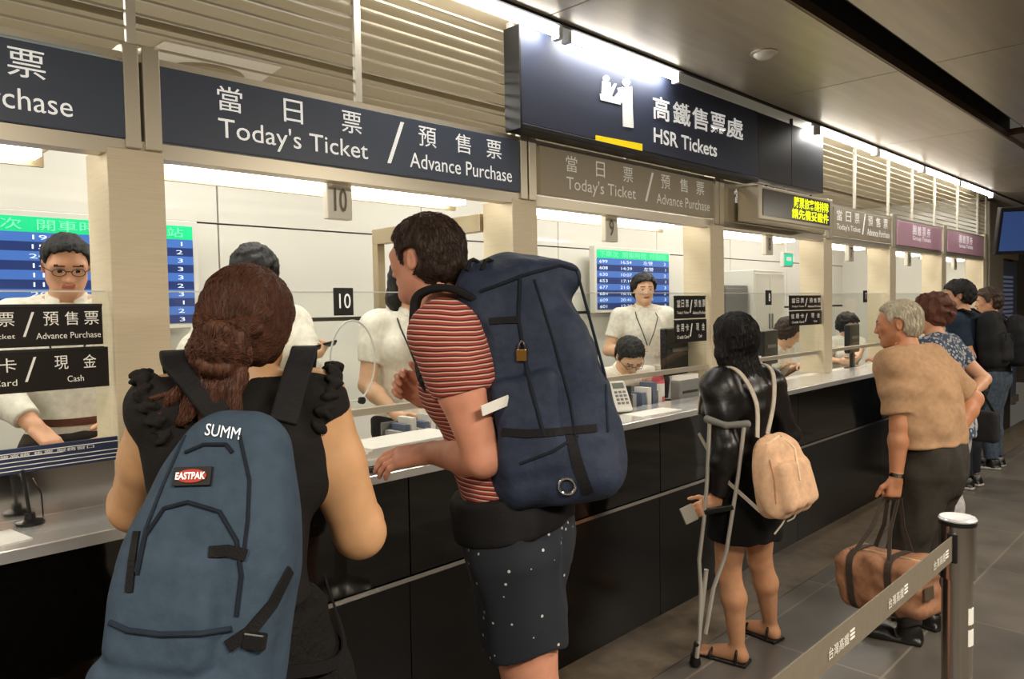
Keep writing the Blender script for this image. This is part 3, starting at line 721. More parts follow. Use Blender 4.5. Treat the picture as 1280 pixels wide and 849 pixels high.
        for q in (1, -1):
            Re = R @ rotm(q * -.35, (0, 0, 1))
            d.ell(P(q * .345, -.05, -.02), np.array((.03, .075, .125)) * S, Re, .008); d.ell(P(q * .372, -.03, -.01), np.array((.018, .04, .075)) * S, Re, .006, 's')
        return d
    def facepick(s, co, brow=True):
        q = ((co - s.headc()) @ s.Rh) / s.S; x, y, z = np.abs(q[:, 0]), q[:, 1], q[:, 2]; m = np.zeros(len(co), int)
        m[(y > .33) & (x < .10) & (z > -.287) & (z < -.218)] = 1
        if brow: m[(y > .24) & (x > .05) & (x < .215) & (z > .095 - .25 * (x - .12) ** 2) & (z < .122)] = 2
        ey = (y > .28) & ((x - .135) ** 2 / .056 ** 2 + (z - .006) ** 2 / .021 ** 2 < 1)
        m[ey] = 4; m[ey & (np.abs(x - .135) < .034)] = 3
        return m
    def body(s, sk, vox, legs=2.0, hands=(1, -1), fat=1.0, feet=False, brow=m_brow):
        d = SDF(); s.add_torso(d)
        for q in (1, -1): s.add_leg(d, q, 0, 0, legs)
        if feet:
            for q in (1, -1): s.add_foot(d, q)
        for q in (1, -1): s.add_arm(d, q, 0, 2.0, fat=fat)
        s.add_head(d)
        for q in hands: s.add_hand(d, q)
        return sobj('body', d, vox, [sk, m_lip, brow, m_eye, m_eyewhite], s.root, 1, s.facepick)
    def top(s, name, m, vox, hem=-.06, sleeve=.62, e=.014, neck=.338, seed=1, fold=.004, es=None, parent=None, pick=None, boxy=0.0):
        d = SDF(); h = s.h; st = s.stations(e)
        st = [r for r in st if r[0] > max(hem, -.04) * h]
        if boxy: st = [(t, max(a, boxy * h * .105 + e) if t < .2 * h else a, max(b, boxy * h * .07 + e) if t < .2 * h else b, o) for t, a, b, o in st]
        st = [(hem * h, st[0][1] + .004, st[0][2] + .004, st[0][3])] + st
        d.loft(s.hc(), s.Rt, st, .02)
        for q in (1, -1):
            d.cone(s.T(.316 + s.shrug * .6, q * .02), s.sh[q] + h * .004 * s.Rt[:, 2], .024 * h + e, .030 * h + e, .03)
            d.ell(s.T(.215, q * .045, .045 if s.female else .03), np.array((.045, .035, .045)) * h + e * .5, s.Rt, .03)
        for q in (1, -1): d.cone(s.T(.24, q * .055), s.sh[q], .045 * h + e, .034 * h + e, .03)
        d.plane(s.T(neck), s.Rt[:, 2] + .35 * s.Rt[:, 1], (s.T(.36), .075 * h))
        if sleeve:
            d2 = SDF()
            for q in (1, -1):
                A = s.arm[q]; ee = e if es is None else es
                if sleeve <= 1: en = s.sh[q] + (A['el'] - s.sh[q]) * sleeve; nn = A['el'] - s.sh[q]
                else: en = A['el'] + (A['wr'] - A['el']) * (sleeve - 1); nn = A['wr'] - A['el']
                s.add_arm(d, q, ee, sleeve, .025, cut=(en, nn))
        if fold: d.folds(fold, 26, seed, (.6, .6, 1))
        return sobj(name, d, vox, m, parent or s.root, 1, pick)
    def collar(s, m, vox=.004, e=.008):
        d = SDF(); h = s.h
        d.loft(s.T(.33), s.Rt, [(-.02 * h, .050 * h + e, .046 * h + e), (.004 * h, .040 * h + e, .042 * h + e), (.018 * h, .036 * h + e, .040 * h + e)], .0, rnd=.003)
        d.plane(s.T(.348), s.Rt[:, 2] + .4 * s.Rt[:, 1])
        d.rbox(s.T(.33, 0, .05), np.array((.012, .03, .03)) * h, .004, s.Rt @ rotm(.2, (0, 1, 0)), .006, 's')
        return sobj('collar', d, vox, m, s.root)
    def bottoms(s, name, m, vox, b=1.93, waist=.05, e=.016, flare=.006, seed=3, fold=.005):
        d = SDF(); h = s.h; st = [r for r in s.stations(e) if r[0] <= (waist + .02) * h]
        d.loft(s.hc(), s.Rp, [(st[0][0] - .01 * h, st[0][1], st[0][2])] + st, .03); d.loft(s.hc(), s.Rt, st, .03)
        for q in (1, -1):
            L = s.leg[q]
            if b <= 1: en = s.hips[q] + (L['kn'] - s.hips[q]) * b; nn = L['kn'] - s.hips[q]
            else: en = L['kn'] + (L['an'] - L['kn']) * (b - 1); nn = L['an'] - L['kn']
            s.add_leg(d, q, e, 0, b, .025, flare, (en, nn))
        if fold: d.folds(fold, 24, seed, (1, 1, .5))
        d.plane(s.T(waist), s.Rp[:, 2], (s.T(waist + .06), .16 * h))
        return sobj(name, d, vox, m, s.root)
    def shoe(s, m, msole, vox, q, name='shoe', hi=.0):
        d = SDF(); h = s.h; L = s.leg[q]; f = L['fd']; g = L['an'] - .045 * h * s.Z; rt = np.cross(f, s.Z)
        Rm = np.stack([rt, f, s.Z], 1)
        d.rbox(g + f * .04 * h + s.Z * .009 * h, (.029 * h, .083 * h, .009 * h), .008 * h, Rm, .004, taper=None)
        d.ell(g + f * .075 * h + s.Z * .018 * h, np.array((.029, .05, .022)) * h, Rm, .02); d.ell(g - f * .01 * h + s.Z * .026 * h, np.array((.026, .034, .034)) * h, Rm, .02)
        d.cone(g + s.Z * .03 * h, g + s.Z * (.055 + hi) * h, .026 * h, .025 * h, .015); d.plane(g + s.Z * (.058 + hi) * h, s.Z); d.plane(g, -s.Z)
        zz = g[2] + .013 * h
        return sobj(name, d, vox, [m, msole], s.root, 1, lambda c: (c[:, 2] < zz).astype(int))
    def hair(s, m, vox, th=.05, line=None, tufts=.006, seed=5, extra=None, ears=True, freq=150, stv=(1, 1, .2), strands=None):
        d = SDF(); S = s.S; P = s.HP; R = s.Rh; c = s.headc()
        d.ell(P(0, -.06, .14), np.array((.345 + th, .44 + th, .375 + th)) * S, R, .02)
        d.ell(P(0, -.16, -.1), np.array((.29 + th, .30 + th, .30)) * S, R, .03)
        ly, lz = line or ([-.7, -.42, -.20, -.02, .05, .13, .21, .32, .5], [-.36, -.36, -.32, -.14, -.10, -.02, .22, .31, .33])
        def cutf(x, y, z, Fv):
            px, py, pz = x - c[0], y - c[1], z - c[2]
            q = [(px * R[0, i] + py * R[1, i] + pz * R[2, i]) / S for i in range(3)]
            g = (np.interp(q[1], ly, lz) - q[2] + .02 * np.sin(q[0] * 60)) * S * .8
            if ears: g = np.maximum(g, (.13 - np.sqrt(((np.abs(q[0]) - .36) / 1.2) ** 2 + (q[1] + .03) ** 2 + ((q[2] + .02) * .8) ** 2)) * S)
            return np.maximum(Fv, g)
        d.fn(cutf)
        if extra: extra(d, P, S)
        if tufts: d.folds(tufts, freq, seed, stv)
        o = sobj('hair', d, vox, m, s.root, 1)
        if strands: add_strands(s, o, *strands)
        return o
def add_strands(s, o, n, length, r, flow, lift=.0, seed=1, wob=.25):
    """locks of hair laid along the surface, added to the hair mesh itself"""
    me = o.data; rg = np.random.RandomState(seed); bv = BVHTree.FromPolygons([v.co for v in me.vertices], [tuple(p.vertices) for p in me.polygons])
    P = me.polygons; vs, fs = [], []; base = len(me.vertices); c = s.headc()
    pick = rg.choice(len(P), n)
    for pi in pick:
        p = P[int(pi)].center.copy(); nn = P[int(pi)].normal.copy(); pts = []; L = length * rg.uniform(.6, 1.2); st = 9
        w = Vector(rg.normal(size=3) * wob)
        for k in range(st):
            t = k / (st - 1); pts.append(p + nn * (.0012 + lift * t * t))
            q = s.Rh.T @ ((np.array(p) - c) / s.S); f = Vector(s.Rh @ np.array(flow(q))).normalized() + w * (.5 + t)
            f = f - nn * f.dot(nn)
            if f.length < 1e-4: break
            hit_ = bv.find_nearest(p + f.normalized() * (L / st))
            if hit_[0] is None: break
            p, nn = hit_[0], hit_[1]
        if len(pts) < 4: continue
        b0 = base + len(vs); m = len(pts)
        for k, q_ in enumerate(pts):
            tg = (pts[min(k + 1, m - 1)] - pts[max(k - 1, 0)])
            tg = tg.normalized() if tg.length > 1e-8 else Vector((0, 0, 1)); a = tg.orthogonal().normalized(); b = tg.cross(a)
            rr = r * (1 - (k / (m - 1)) ** 2 * .85) * (.5 + .5 * min(1, k / 1.5))
            for j in range(3): vs.append(q_ + (a * math.cos(j * 2.0944) + b * math.sin(j * 2.0944)) * rr)
        for k in range(m - 1):
            for j in range(3): fs.append((b0 + k * 3 + j, b0 + k * 3 + (j + 1) % 3, b0 + k * 3 + 3 + (j + 1) % 3, b0 + k * 3 + 3 + j))
    allv = [tuple(v.co) for v in me.vertices] + [tuple(v) for v in vs]; allf = [tuple(p_.vertices) for p_ in me.polygons] + fs
    m2 = bpy.data.meshes.new('hair'); m2.from_pydata(allv, [], allf); m2.materials.append(me.materials[0]); m2.polygons.foreach_set('use_smooth', np.ones(len(allf), bool)); m2.update(); o.data = m2
def flow_short(q): return (q[0] * .5, -.25 - .6 * (q[1] < -.1) * (q[2] > .3) + .9 * (q[1] > .05) * (q[2] > .25), -.9 if q[2] < .42 else -.15)
def flow_down(q): return (q[0] * .6, (q[1] + .06) * .6, -1 if q[2] < .4 else -.3)
sk_w = skin('skin_tan_woman', rgb(216, 166, 120)); sk_m = skin('skin_pink_man', rgb(214, 150, 122)); sk_a = skin('skin_light', rgb(226, 182, 148))
sk_o = skin('skin_weathered', rgb(190, 130, 94)); sk_g = skin('skin_girl_legs', rgb(204, 150, 112)); sk_y = skin('skin_young', rgb(214, 160, 126))
def hairmat(name, c, var=.4): return mat(name, c, 0.55, var=var, vscale=160, stretch=(1, 1, .10), bump=.5, bscale=220, spec=.35)
h_black = hairmat('hair_black', rgb(24, 21, 20)); h_brown = hairmat('hair_dark_brown', rgb(62, 46, 36)); h_red = hairmat('hair_reddish_brown', rgb(84, 50, 34)); h_grey = hairmat('hair_grey', rgb(196, 186, 164), .2)
h_chest = hairmat('hair_chestnut', rgb(92, 52, 38))
def cloth(name, c, rough=.85, var=.12, bump=.25, bs=300): return mat(name, c, rough, var=var, vscale=40, bump=bump, bscale=bs, spec=.25)
c_white = cloth('white_uniform_cloth', rgb(236, 232, 220)); c_blacktop = cloth('black_top_cloth', rgb(30, 27, 25)); c_darktrouser = cloth('dark_trouser_cloth', rgb(46, 44, 44))
c_lace = cloth('black_lace_cloth', rgb(22, 20, 18), bump=.8, bs=90); c_brownshirt = cloth('light_brown_shirt', rgb(178, 142, 108)); c_slate = cloth('charcoal_trousers', rgb(56, 52, 46))
c_leather = mat('black_leather', rgb(20, 18, 18), .36, var=.2, vscale=40, bump=.12, bscale=40); c_skirt = cloth('black_skirt', rgb(14, 12, 12))
c_navytee = cloth('navy_tshirt', rgb(38, 50, 68)); c_jeans = cloth('blue_jeans', rgb(74, 86, 100), var=.3); c_darkjeans = cloth('dark_jeans', rgb(30, 34, 42)); c_palejeans = cloth('pale_trousers', rgb(186, 184, 184), var=.15)
s_black = mat('black_shoe', rgb(22, 20, 19), .35); s_sole = mat('pale_sole', rgb(200, 196, 186), .6); s_dsole = mat('dark_sole', rgb(30, 27, 24), .6)
# patterned cloths
c_stripe = mat('red_striped_jersey', rgb(150, 62, 52), .85)
def _stripes():
    m = c_stripe; b = m.node_tree.nodes['Principled BSDF']
    tc = node(m, 'ShaderNodeTexCoord'); sx = node(m, 'ShaderNodeSeparateXYZ'); link(m, tc.outputs['Object'], sx.inputs[0])
    nz = node(m, 'ShaderNodeTexNoise', Scale=6.0); link(m, tc.outputs['Object'], nz.inputs['Vector'])
    a = node(m, 'ShaderNodeMath', operation='MULTIPLY_ADD'); a.inputs[1].default_value = .02; link(m, nz.outputs['Fac'], a.inputs[0]); link(m, sx.outputs['Z'], a.inputs[2])
    mu = node(m, 'ShaderNodeMath', operation='MULTIPLY'); mu.inputs[1].default_value = 1 / .0125; link(m, a.outputs[0], mu.inputs[0])
    fr = node(m, 'ShaderNodeMath', operation='FRACT'); link(m, mu.outputs[0], fr.inputs[0])
    r = node(m, 'ShaderNodeValToRGB'); r.color_ramp.interpolation = 'CONSTANT'
    e = r.color_ramp.elements; e[0].color = rgb(160, 68, 60); e[1].position = .46; e[1].color = rgb(226, 182, 160)
    x = e.new(.72); x.color = rgb(70, 22, 22)
    link(m, fr.outputs[0], r.inputs[0]); link(m, r.outputs[0], b.inputs['Base Color'])
_stripes()
def speck(name, base, dot, scale, thr):
    m = mat(name, base, .85); b = m.node_tree.nodes['Principled BSDF']
    tc = node(m, 'ShaderNodeTexCoord'); v = node(m, 'ShaderNodeTexVoronoi', Scale=scale); link(m, tc.outputs['Object'], v.inputs['Vector'])
    r = node(m, 'ShaderNodeValToRGB'); r.color_ramp.interpolation = 'CONSTANT'; e = r.color_ramp.elements; e[0].color = dot; e[1].position = thr; e[1].color = base
    link(m, v.outputs['Distance'], r.inputs[0]); link(m, r.outputs[0], b.inputs['Base Color']); return m
c_shorts = speck('navy_dotted_shorts', rgb(26, 31, 40), rgb(196, 194, 186), 30, .12)
c_blouse = speck('blue_grey_patterned_blouse', rgb(62, 74, 96), rgb(170, 174, 176), 45, .42)
# ------------------------------------------------------------------ customers
A_ = lambda *a, **k: np.array(at(*a, **k))
# woman with the blue daypack
w = Fig('woman in black ruffled sleeveless top with tied reddish-brown hair wearing the blue daypack', A_(310, 410, D=1.52), 26, female=True, wide=.78, head_rot=(16, 6, 4), lean=5, shrug=.034,
    arms={1: dict(to=A_(438, 625, D=1.80), hint=A_(460, 690, D=1.3) - A_(400, 520, D=1.5), palm=(0, 0, -1)), -1: dict(to=A_(172, 615, D=1.80), hint=A_(158, 680, D=1.3) - A_(215, 500, D=1.5), palm=(0, 0, -1))})
w.body(sk_w, .005, 2.0, fat=1.3)
w.top('top', c_blacktop, .005, hem=-.03, sleeve=.06, e=.010, neck=.34, fold=.003)
def w_skirt():
    d = SDF(); h = w.h; d.loft(w.hc(), w.Rp, [(-.26 * h, .150 * h, .12 * h), (-.15 * h, .135 * h, .105 * h), (-.03 * h, .118 * h, .09 * h), (.06 * h, .092 * h, .07 * h), (.09 * h, .088 * h, .068 * h)], .02)
    d.cone(w.T(-.02, .08), w.T(-.24, .14, -.02), .05, .07, .05); d.folds(.012, 22, 4, (1.4, 1.4, .15))
    return sobj('skirt', d, .007, c_lace, w.root)
w_skirt()
def w_hair(d, P, S):
    d.ell(P(-.05, -.54, -.22), np.array((.24, .19, .20)) * S, w.Rh, .02)
    for k in range(7):
        t = k * .9; d.chain([P(-.05 + (.17 + .03 * math.sin(3 * t)) * math.cos(t + u), -.58 - .06 * math.sin(2 * t + u), -.22 + .17 * math.sin(t + u)) for u in np.linspace(0, 2.4, 8)], [.05 * S, .065 * S, .07 * S, .07 * S, .07 * S, .07 * S, .06 * S, .04 * S], .004)
    rg = np.random.RandomState(3)
    for i in range(46):
        a = rg.uniform(-1, 1); x0 = -.03 + .2 * a; p0 = P(x0, -.50, -.3); p1 = P(x0 * 1.2 - .06, -.60, -.55); p2 = P(x0 * 1.7 - .12 + rg.uniform(-.08, .08), -.60 + rg.uniform(-.04, .03), -.76 + rg.uniform(-.12, .12))
        d.chain([p0, p1, p2], [.034 * S, .030 * S, .006 * S], .006)
    for i in range(10):
        b = rg.uniform(-.32, .3); d.chain([P(b, -.40, .12), P(b * .8, -.50, -.02), P(b * .4 - .03, -.56, -.18)], [.03 * S, .045 * S, .03 * S], .008)
w.hair(h_red, .004, .045, ([-.7, -.42, -.20, -.02, .1, .2, .3, .5], [-.40, -.42, -.40, -.30, -.12, .2, .3, .33]), .0022, 5, w_hair, ears=False, freq=170, stv=(1, .3, .25), strands=(2600, .085, .0011, lambda q: (-.05 - q[0], -.56 - q[1], -.22 - q[2]) if q[2] > -.35 else (-.15 + q[0] * .2, -.1, -1), .0005, 2, .25))
def w_ruffle(q):
    d = SDF(); h = w.h; sh = w.sh[q]; up = w.arm[q]['el'] - sh; ax = unit(w.Rs[:, 0] * q * .9 + np.array((0, 0, -.35))); u1 = unit(np.cross(ax, w.F)); u2 = np.cross(ax, u1)
    c = sh + ax * .012
    for r0 in range(2):
        pts = []
        for k in range(97):
            t = 2 * PI * k / 96; rr = .077 + .009 * math.sin(17 * t); pts.append(c + (u1 * math.cos(t) * 1.1 + u2 * math.sin(t)) * rr + ax * (.009 * math.sin(23 * t + r0) + .012 * r0))
        d.chain(pts, [.0055 - .001 * r0] * 97, .006)
    return sobj('sleeve_ruffle', d, .004, c_blacktop, w.root)
w_ruffle(1); w_ruffle(-1)
# tall man in the striped shirt
hL = A_(512, 574, Z=1.062)
m_ = Fig('tall man in red striped t-shirt and dotted navy shorts at window 10', A_(531, 325, D=2.09), -40, lean=13, wide=.95, head_rot=(24, 4, 0), hunch=.1, shrug=.015, hs=.90, feet={1: dict(at=(1.62, 1.36)), -1: dict(at=(1.50, 1.24))},
    arms={-1: dict(to=A_(540, 566, D=2.13), hint=A_(640, 530, D=1.8) - A_(550, 410, D=1.95), dir=(-.74, .62, -.10), palm=(.3, .3, -.9), curl=(16, 24, 16), thumb=.5), 1: dict(to=A_(540, 500, D=2.28), hint=np.array((.8, -.2, -.6)), dir=(-.6, .4, .5), palm=(-.5, -.6, -.2), curl=(40, 50, 30))})
m_.body(sk_m, .0042, 2.0)
m_.top('striped_shirt', c_stripe, .005, hem=.0, sleeve=.44, e=.016, neck=.335, fold=.004)
m_.bottoms('shorts', c_shorts, .006, b=.52, waist=.03, e=.022, flare=.012, fold=.006)
for q in (1, -1): m_.shoe(s_black, s_dsole, .006, q)
m_.hair(h_brown, .0035, .045, None, .002, 8, freq=150, strands=(2400, .035, .0010, flow_short, .0035, 3, .45))
# girl with crutches
g_ = Fig('woman with straight black hair in black leather jacket and short skirt using a crutch', A_(917, 424, D=3.28), 14, female=True, wide=.95, lean=2, head_rot=(-6, 8, 0),
    arms={-1: dict(to=A_(893, 628, D=3.16), hint=np.array((-.2, -.8, -.3)), dir=(-.75, .35, -.25), palm=(.3, .8, -.3), curl=(40, 45, 30)), 1: dict(to=A_(935, 560, D=3.55), hint=np.array((.3, -.6, -.6)), palm=(-1, 0, 0))},
    feet={-1: dict(at=(3.02, 1.62), turn=-22), 1: dict(at=(3.34, 1.62), turn=-8)})
g_.body(sk_g, .0055, 2.0, feet=True)
g_.top('leather_jacket', c_leather, .0055, hem=-.035, sleeve=1.86, e=.018, neck=.34, fold=.006, seed=9)
def g_skirt():
    d = SDF(); h = g_.h; d.loft(g_.hc(), g_.Rp, [(-.145 * h, .118 * h, .092 * h), (-.06 * h, .118 * h, .088 * h), (.0, .112 * h, .082 * h), (.08 * h, .088 * h, .066 * h)], .02); d.folds(.004, 26, 4, (1.2, 1.2, .3)); return sobj('skirt', d, .006, c_skirt, g_.root)
g_skirt()
def g_hair(d, P, S):
    d.loft(g_.headc(), np.stack([g_.R, g_.F, g_.Z], 1), [(-1.35 * S, .36 * S, .13 * S, -.56 * S), (-.9 * S, .42 * S, .17 * S, -.46 * S), (-.3 * S, .42 * S, .27 * S, -.16 * S), (.1 * S, .39 * S, .36 * S, -.1 * S), (.3 * S, .33 * S, .34 * S, -.06 * S)], .03)
    for q in (1, -1): d.chain([P(q * .36, .06, .1), P(q * .40, .05, -.3), P(q * .38, .02, -1.05)], [.08 * S, .1 * S, .05 * S], .03)
g_.hair(h_black, .0045, .06, ([-.7, -.42, -.20, -.02, .1, .2, .3, .5], [-.9, -.9, -.9, -.9, -.5, .1, .3, .33]), .003, 2, g_hair, ears=False, freq=190, stv=(1, 1, .06), strands=(1500, .16, .0012, flow_down, 0, 4, .08))
def sandal(q):
    d = SDF(); h = g_.h; L = g_.leg[q]; f = L['fd']; g0 = L['an'] - .045 * h * g_.Z; rt = np.cross(f, g_.Z); Rm = np.stack([rt, f, g_.Z], 1)
    d.rbox(g0 + f * .045 * h + g_.Z * .004, (.030 * h, .078 * h, .009), .006, Rm, .004)
    for fy, zz, w_ in ((.07, .03, .032), (-.005, .062, .030)):
        pts = [g0 + f * fy * h + rt * math.cos(t) * w_ * h + g_.Z * (max(0, math.sin(t)) * zz * h * .8 + .008) for t in np.linspace(0, PI, 12)]
        d.chain(pts, [.006] * 12, .004)
    return sobj('sandal', d, .004, s_black, g_.root)
sandal(1); sandal(-1)
# elderly man
o_ = Fig('elderly grey-haired man in light brown shirt holding a duffel bag', A_(1122, 405, D=3.6), 8, lean=4, wide=1.0, depth=1.12, head_rot=(-22, 6, 0), hunch=.16, shrug=.01,
    arms={-1: dict(to=A_(1120, 622, D=3.42), hint=np.array((.2, -.9, -.1)), dir=(-.1, .1, -1), palm=(.4, .6, 0), curl=(70, 80, 45)), 1: dict(to=A_(1193, 548, D=3.58), hint=np.array((.8, -.6, -.1)), dir=(-.8, .2, -.2), palm=(-.3, 1, 0), curl=(50, 60, 30))},
    feet={-1: dict(at=(3.74, 1.14), turn=-20), 1: dict(at=(3.98, 1.12), turn=4)})
o_.body(sk_o, .005, 2.0)
o_.top('shirt', c_brownshirt, .006, hem=.055, sleeve=.80, e=.028, neck=.335, fold=.006, seed=12, boxy=1.02)
o_.collar(c_brownshirt)
o_.bottoms('trousers', c_slate, .007, b=1.97, waist=.095, e=.018, flare=.012, fold=.008)
for q in (1, -1): o_.shoe(s_black, s_dsole, .006, q)
o_.hair(h_grey, .0045, .03, ([-.7, -.42, -.20, -.02, .05, .13, .21, .32, .5], [-.34, -.34, -.28, -.08, -.04, .06, .28, .36, .38]), .002, 4, strands=(1300, .035, .0012, flow_short, .002, 3, .3))
# woman with bunched red-brown hair behind him
p_ = Fig('woman with bunched reddish hair and patterned blouse standing beyond the elderly man', A_(1160, 393, D=4.65), 4, female=True, lean=8, head_rot=(-20, 8, 0),
    arms={-1: dict(to=A_(1104, 459, D=4.75), hint=np.array((-.2, -.2, -1)), palm=(0, 0, -1)), 1: dict(to=A_(1212, 495, D=4.5), hint=np.array((.8, -.5, -.2)), palm=(-1, 0, 0))})
p_.body(sk_y, .006)
p_.top('blouse', c_blouse, .007, hem=-.06, sleeve=.55, e=.018)
p_.bottoms('trousers', c_palejeans, .008, b=1.97, waist=.04)
for q in (1, -1): p_.shoe(s_black, s_dsole, .008, q)
def p_hair(d, P, S):
    d.ell(P(0, -.42, .28), np.array((.26, .2, .24)) * S, p_.Rh, .03); d.ell(P(.1, -.5, .05), np.array((.26, .2, .34)) * S, p_.Rh, .03); d.ell(P(-.18, -.2, .42), np.array((.18, .2, .16)) * S, p_.Rh, .03)
p_.hair(h_chest, .006, .07, ([-.7, -.42, -.20, -.02, .1, .2, .3, .5], [-.40, -.42, -.40, -.30, -.12, .2, .3, .33]), .008, 5, p_hair, ears=False, freq=120)
# two young men with black backpacks
y1 = Fig('young man in navy t-shirt and dark jeans, nearer of two standing at far windows', A_(1197, 370, D=6.4), 6, lean=5, head_rot=(-26, 6, 0), arms={-1: dict(to=A_(1192, 432, D=6.45), hint=np.array((-.3, -.6, -1))), 1: dict(to=A_(1225, 440, D=6.3))})
y1.body(sk_y, .007); y1.top('tshirt', c_navytee, .008, sleeve=.7); y1.bottoms('trousers', c_darkjeans, .009, e=.02)
for q in (1, -1): y1.shoe(s_black, s_sole, .008, q)
y1.hair(h_black, .006, .1, None, .006, 3, freq=120)
y2 = Fig('young man in black t-shirt and blue jeans, farther of two standing at far windows', A_(1234, 377, D=7.1), 0, lean=3, head_rot=(-30, 6, 0), arms={-1: dict(to=A_(1222, 440, D=7.1))})
y2.body(sk_y, .008); y2.top('tshirt', cloth('black_tshirt', rgb(30, 30, 31)), .009, sleeve=.7); y2.bottoms('trousers', c_jeans, .009, e=.016)
for q in (1, -1): y2.shoe(s_black, s_sole, .008, q)
y2.hair(h_brown, .007, .1, None, .006, 6, freq=120)
# ------------------------------------------------------------------ clerks
ZB = .2
def clerk(label, head, face, hm=h_black, vox=.006, skinm=sk_a, sleeve=.62, **k):
    f = Fig(label, head, face, z0=ZB, **k); f.body(skinm, vox); f.top('shirt', c_white, vox + .001, hem=.0, sleeve=sleeve, e=.016, fold=.005); f.collar(c_white)
    f.bottoms('trousers', c_darktrouser, .009, waist=.05); 
    for q in (1, -1): f.shoe(s_black, s_dsole, .01, q)
    return f
def specs(f, rm=m_plastic):
    b = MB()
    for q in (1, -1):
        pts = [Vector(f.HP(q * .14 + .10 * math.cos(t), .43, .005 + .065 * math.sin(t))) for t in np.linspace(0, 2 * PI, 17)]; b.tube(pts, .0016, 6)
        b.tube([f.HP(q * .24, .43, .02), f.HP(q * .36, .2, .03), f.HP(q * .37, -.04, .03)], .0018, 6)
    b.tube([f.HP(-.04, .43, .02), f.HP(0, .45, .03), f.HP(.04, .43, .02)], .0016, 6)
    return b.build('glasses', rm, f.root)
def lanyard(f, m=m_plastic):
    b = MB(); h = f.h
    for q in (1, -1):
        b.tube([f.T(.318, q * .034, -.01), f.T(.312, q * .046, .03), f.T(.28, q * .05, .078), f.T(.22, q * .03, .098), f.T(.15, q * .004, .092)], .004, 6)
    return b.build('lanyard', m, f.root)
c1 = clerk('clerk with cropped hair and glasses in white shirt standing at the leftmost window', A_(83, 332, D=2.95), 196, vox=.005, head_rot=(-6, 20, 0), lean=4, wide=.92, skinm=sk_y, sleeve=1.8,
    arms={1: dict(to=A_(45, 535, D=2.72), hint=np.array((-.6, .3, -.2)), palm=(0, 0, -1)), -1: dict(to=A_(140, 530, D=3.0), hint=np.array((.5, .5, -.2)))})
c1.hair(h_black, .0045, .035, ([-.7, -.42, -.20, -.02, .05, .13, .21, .32, .5], [-.30, -.30, -.2, -.02, .0, .06, .26, .34, .36]), .003, 4); specs(c1); lanyard(c1)
MB().tube([c1.T(.052, .095 * math.sin(t), .07 * math.cos(t)) for t in np.linspace(0, 2 * PI, 33)], 1, flat=(.03, .006, [c1.Rp @ np.array((math.sin(t), math.cos(t), 0)) for t in np.linspace(0, 2 * PI, 33)])).build('belt', mat('brown_belt', rgb(92, 48, 32), .4), c1.root)
c2 = clerk('black-haired clerk holding up a phone, half hidden behind the woman with the daypack', A_(318, 345, D=3.25), 205, female=True, sleeve=1.7, head_rot=(0, 8, 0),
    arms={-1: dict(to=A_(376, 449, D=2.95), hint=np.array((.4, 0, -1)), dir=(.8, -.3, .2), palm=(0, .3, 1), curl=(35, 45, 30)), 1: dict(to=A_(265, 500, D=3.1), hint=np.array((-.5, .5, -.4)))})
c2.hair(h_black, .005, .12, ([-.7, -.42, -.20, -.02, .1, .2, .3, .5], [-.35, -.35, -.3, -.2, .0, .16, .2, .2]), .004, 2, ears=False)
c3 = clerk('clerk in white short-sleeved shirt whose face is hidden behind the striped-shirt man', A_(512, 352, D=3.6), 200, female=True,
    arms={1: dict(to=A_(498, 520, D=3.4), hint=np.array((-.3, .6, -.4))), -1: dict(to=A_(540, 490, D=3.35))})
c3.hair(h_black, .006, .09, ([-.7, -.42, -.20, -.02, .1, .2, .3, .5], [-.6, -.6, -.6, -.5, -.3, .1, .25, .3]), .004, 2, lambda d, P, S: d.chain([P(.3, -.05, 0), P(.36, -.05, -.4), P(.3, .0, -.75)], [.14 * S, .15 * S, .08 * S], .03), ears=False); lanyard(c3)
c4 = clerk('clerk in white shirt standing before the blue timetable monitor, a dark strap across him', A_(805, 362, D=5.8), 222, head_rot=(0, 4, 0), arms={1: dict(to=A_(787, 440, D=5.6)), -1: dict(to=A_(838, 440, D=5.7))})
c4.hair(h_black, .006, .1, None, .005, 3, freq=120); lanyard(c4)
c5 = clerk('clerk with glasses bent over his desk behind the keypad phone', A_(787, 446, D=4.5), 212, lean=26, sit=.34, head_rot=(0, 42, 0), hunch=.1,
    arms={1: dict(to=A_(768, 477, Y=2.74), hint=np.array((-.8, .2, -.3)), palm=(0, 0, -1)), -1: dict(to=A_(804, 477, Y=2.74), hint=np.array((.8, .2, -.3)), palm=(0, 0, -1))},
    feet={1: dict(at=(3.72, 2.66), hint=(0, -1, .1)), -1: dict(at=(3.95, 2.66), hint=(0, -1, .1))})
c5.hair(h_black, .006, .05, None, .004, 3); specs(c5)
c6 = clerk('brown-haired clerk leaning forward with one arm through the gap under the glass', A_(986, 416, D=6.3), 190, female=True, lean=30, sit=.36, head_rot=(-50, 30, 0), vox=.007, hm=h_brown,
    arms={1: dict(to=A_(975, 460, Y=2.85), palm=(0, 0, -1)), -1: dict(to=A_(1000, 457, Y=2.82), hint=np.array((.2, .4, -.8)), dir=(-.6, -.6, -.05), palm=(0, 0, -1))},
    feet={1: dict(at=(5.95, 2.75), hint=(0, -1, .1)), -1: dict(at=(6.2, 2.75), hint=(0, -1, .1))})
c6.hair(h_brown, .007, .1, ([-.7, -.42, -.20, -.02, .1, .2, .3, .5], [-.6, -.6, -.6, -.5, -.2, .2, .28, .3]), .006, 2, ears=False)
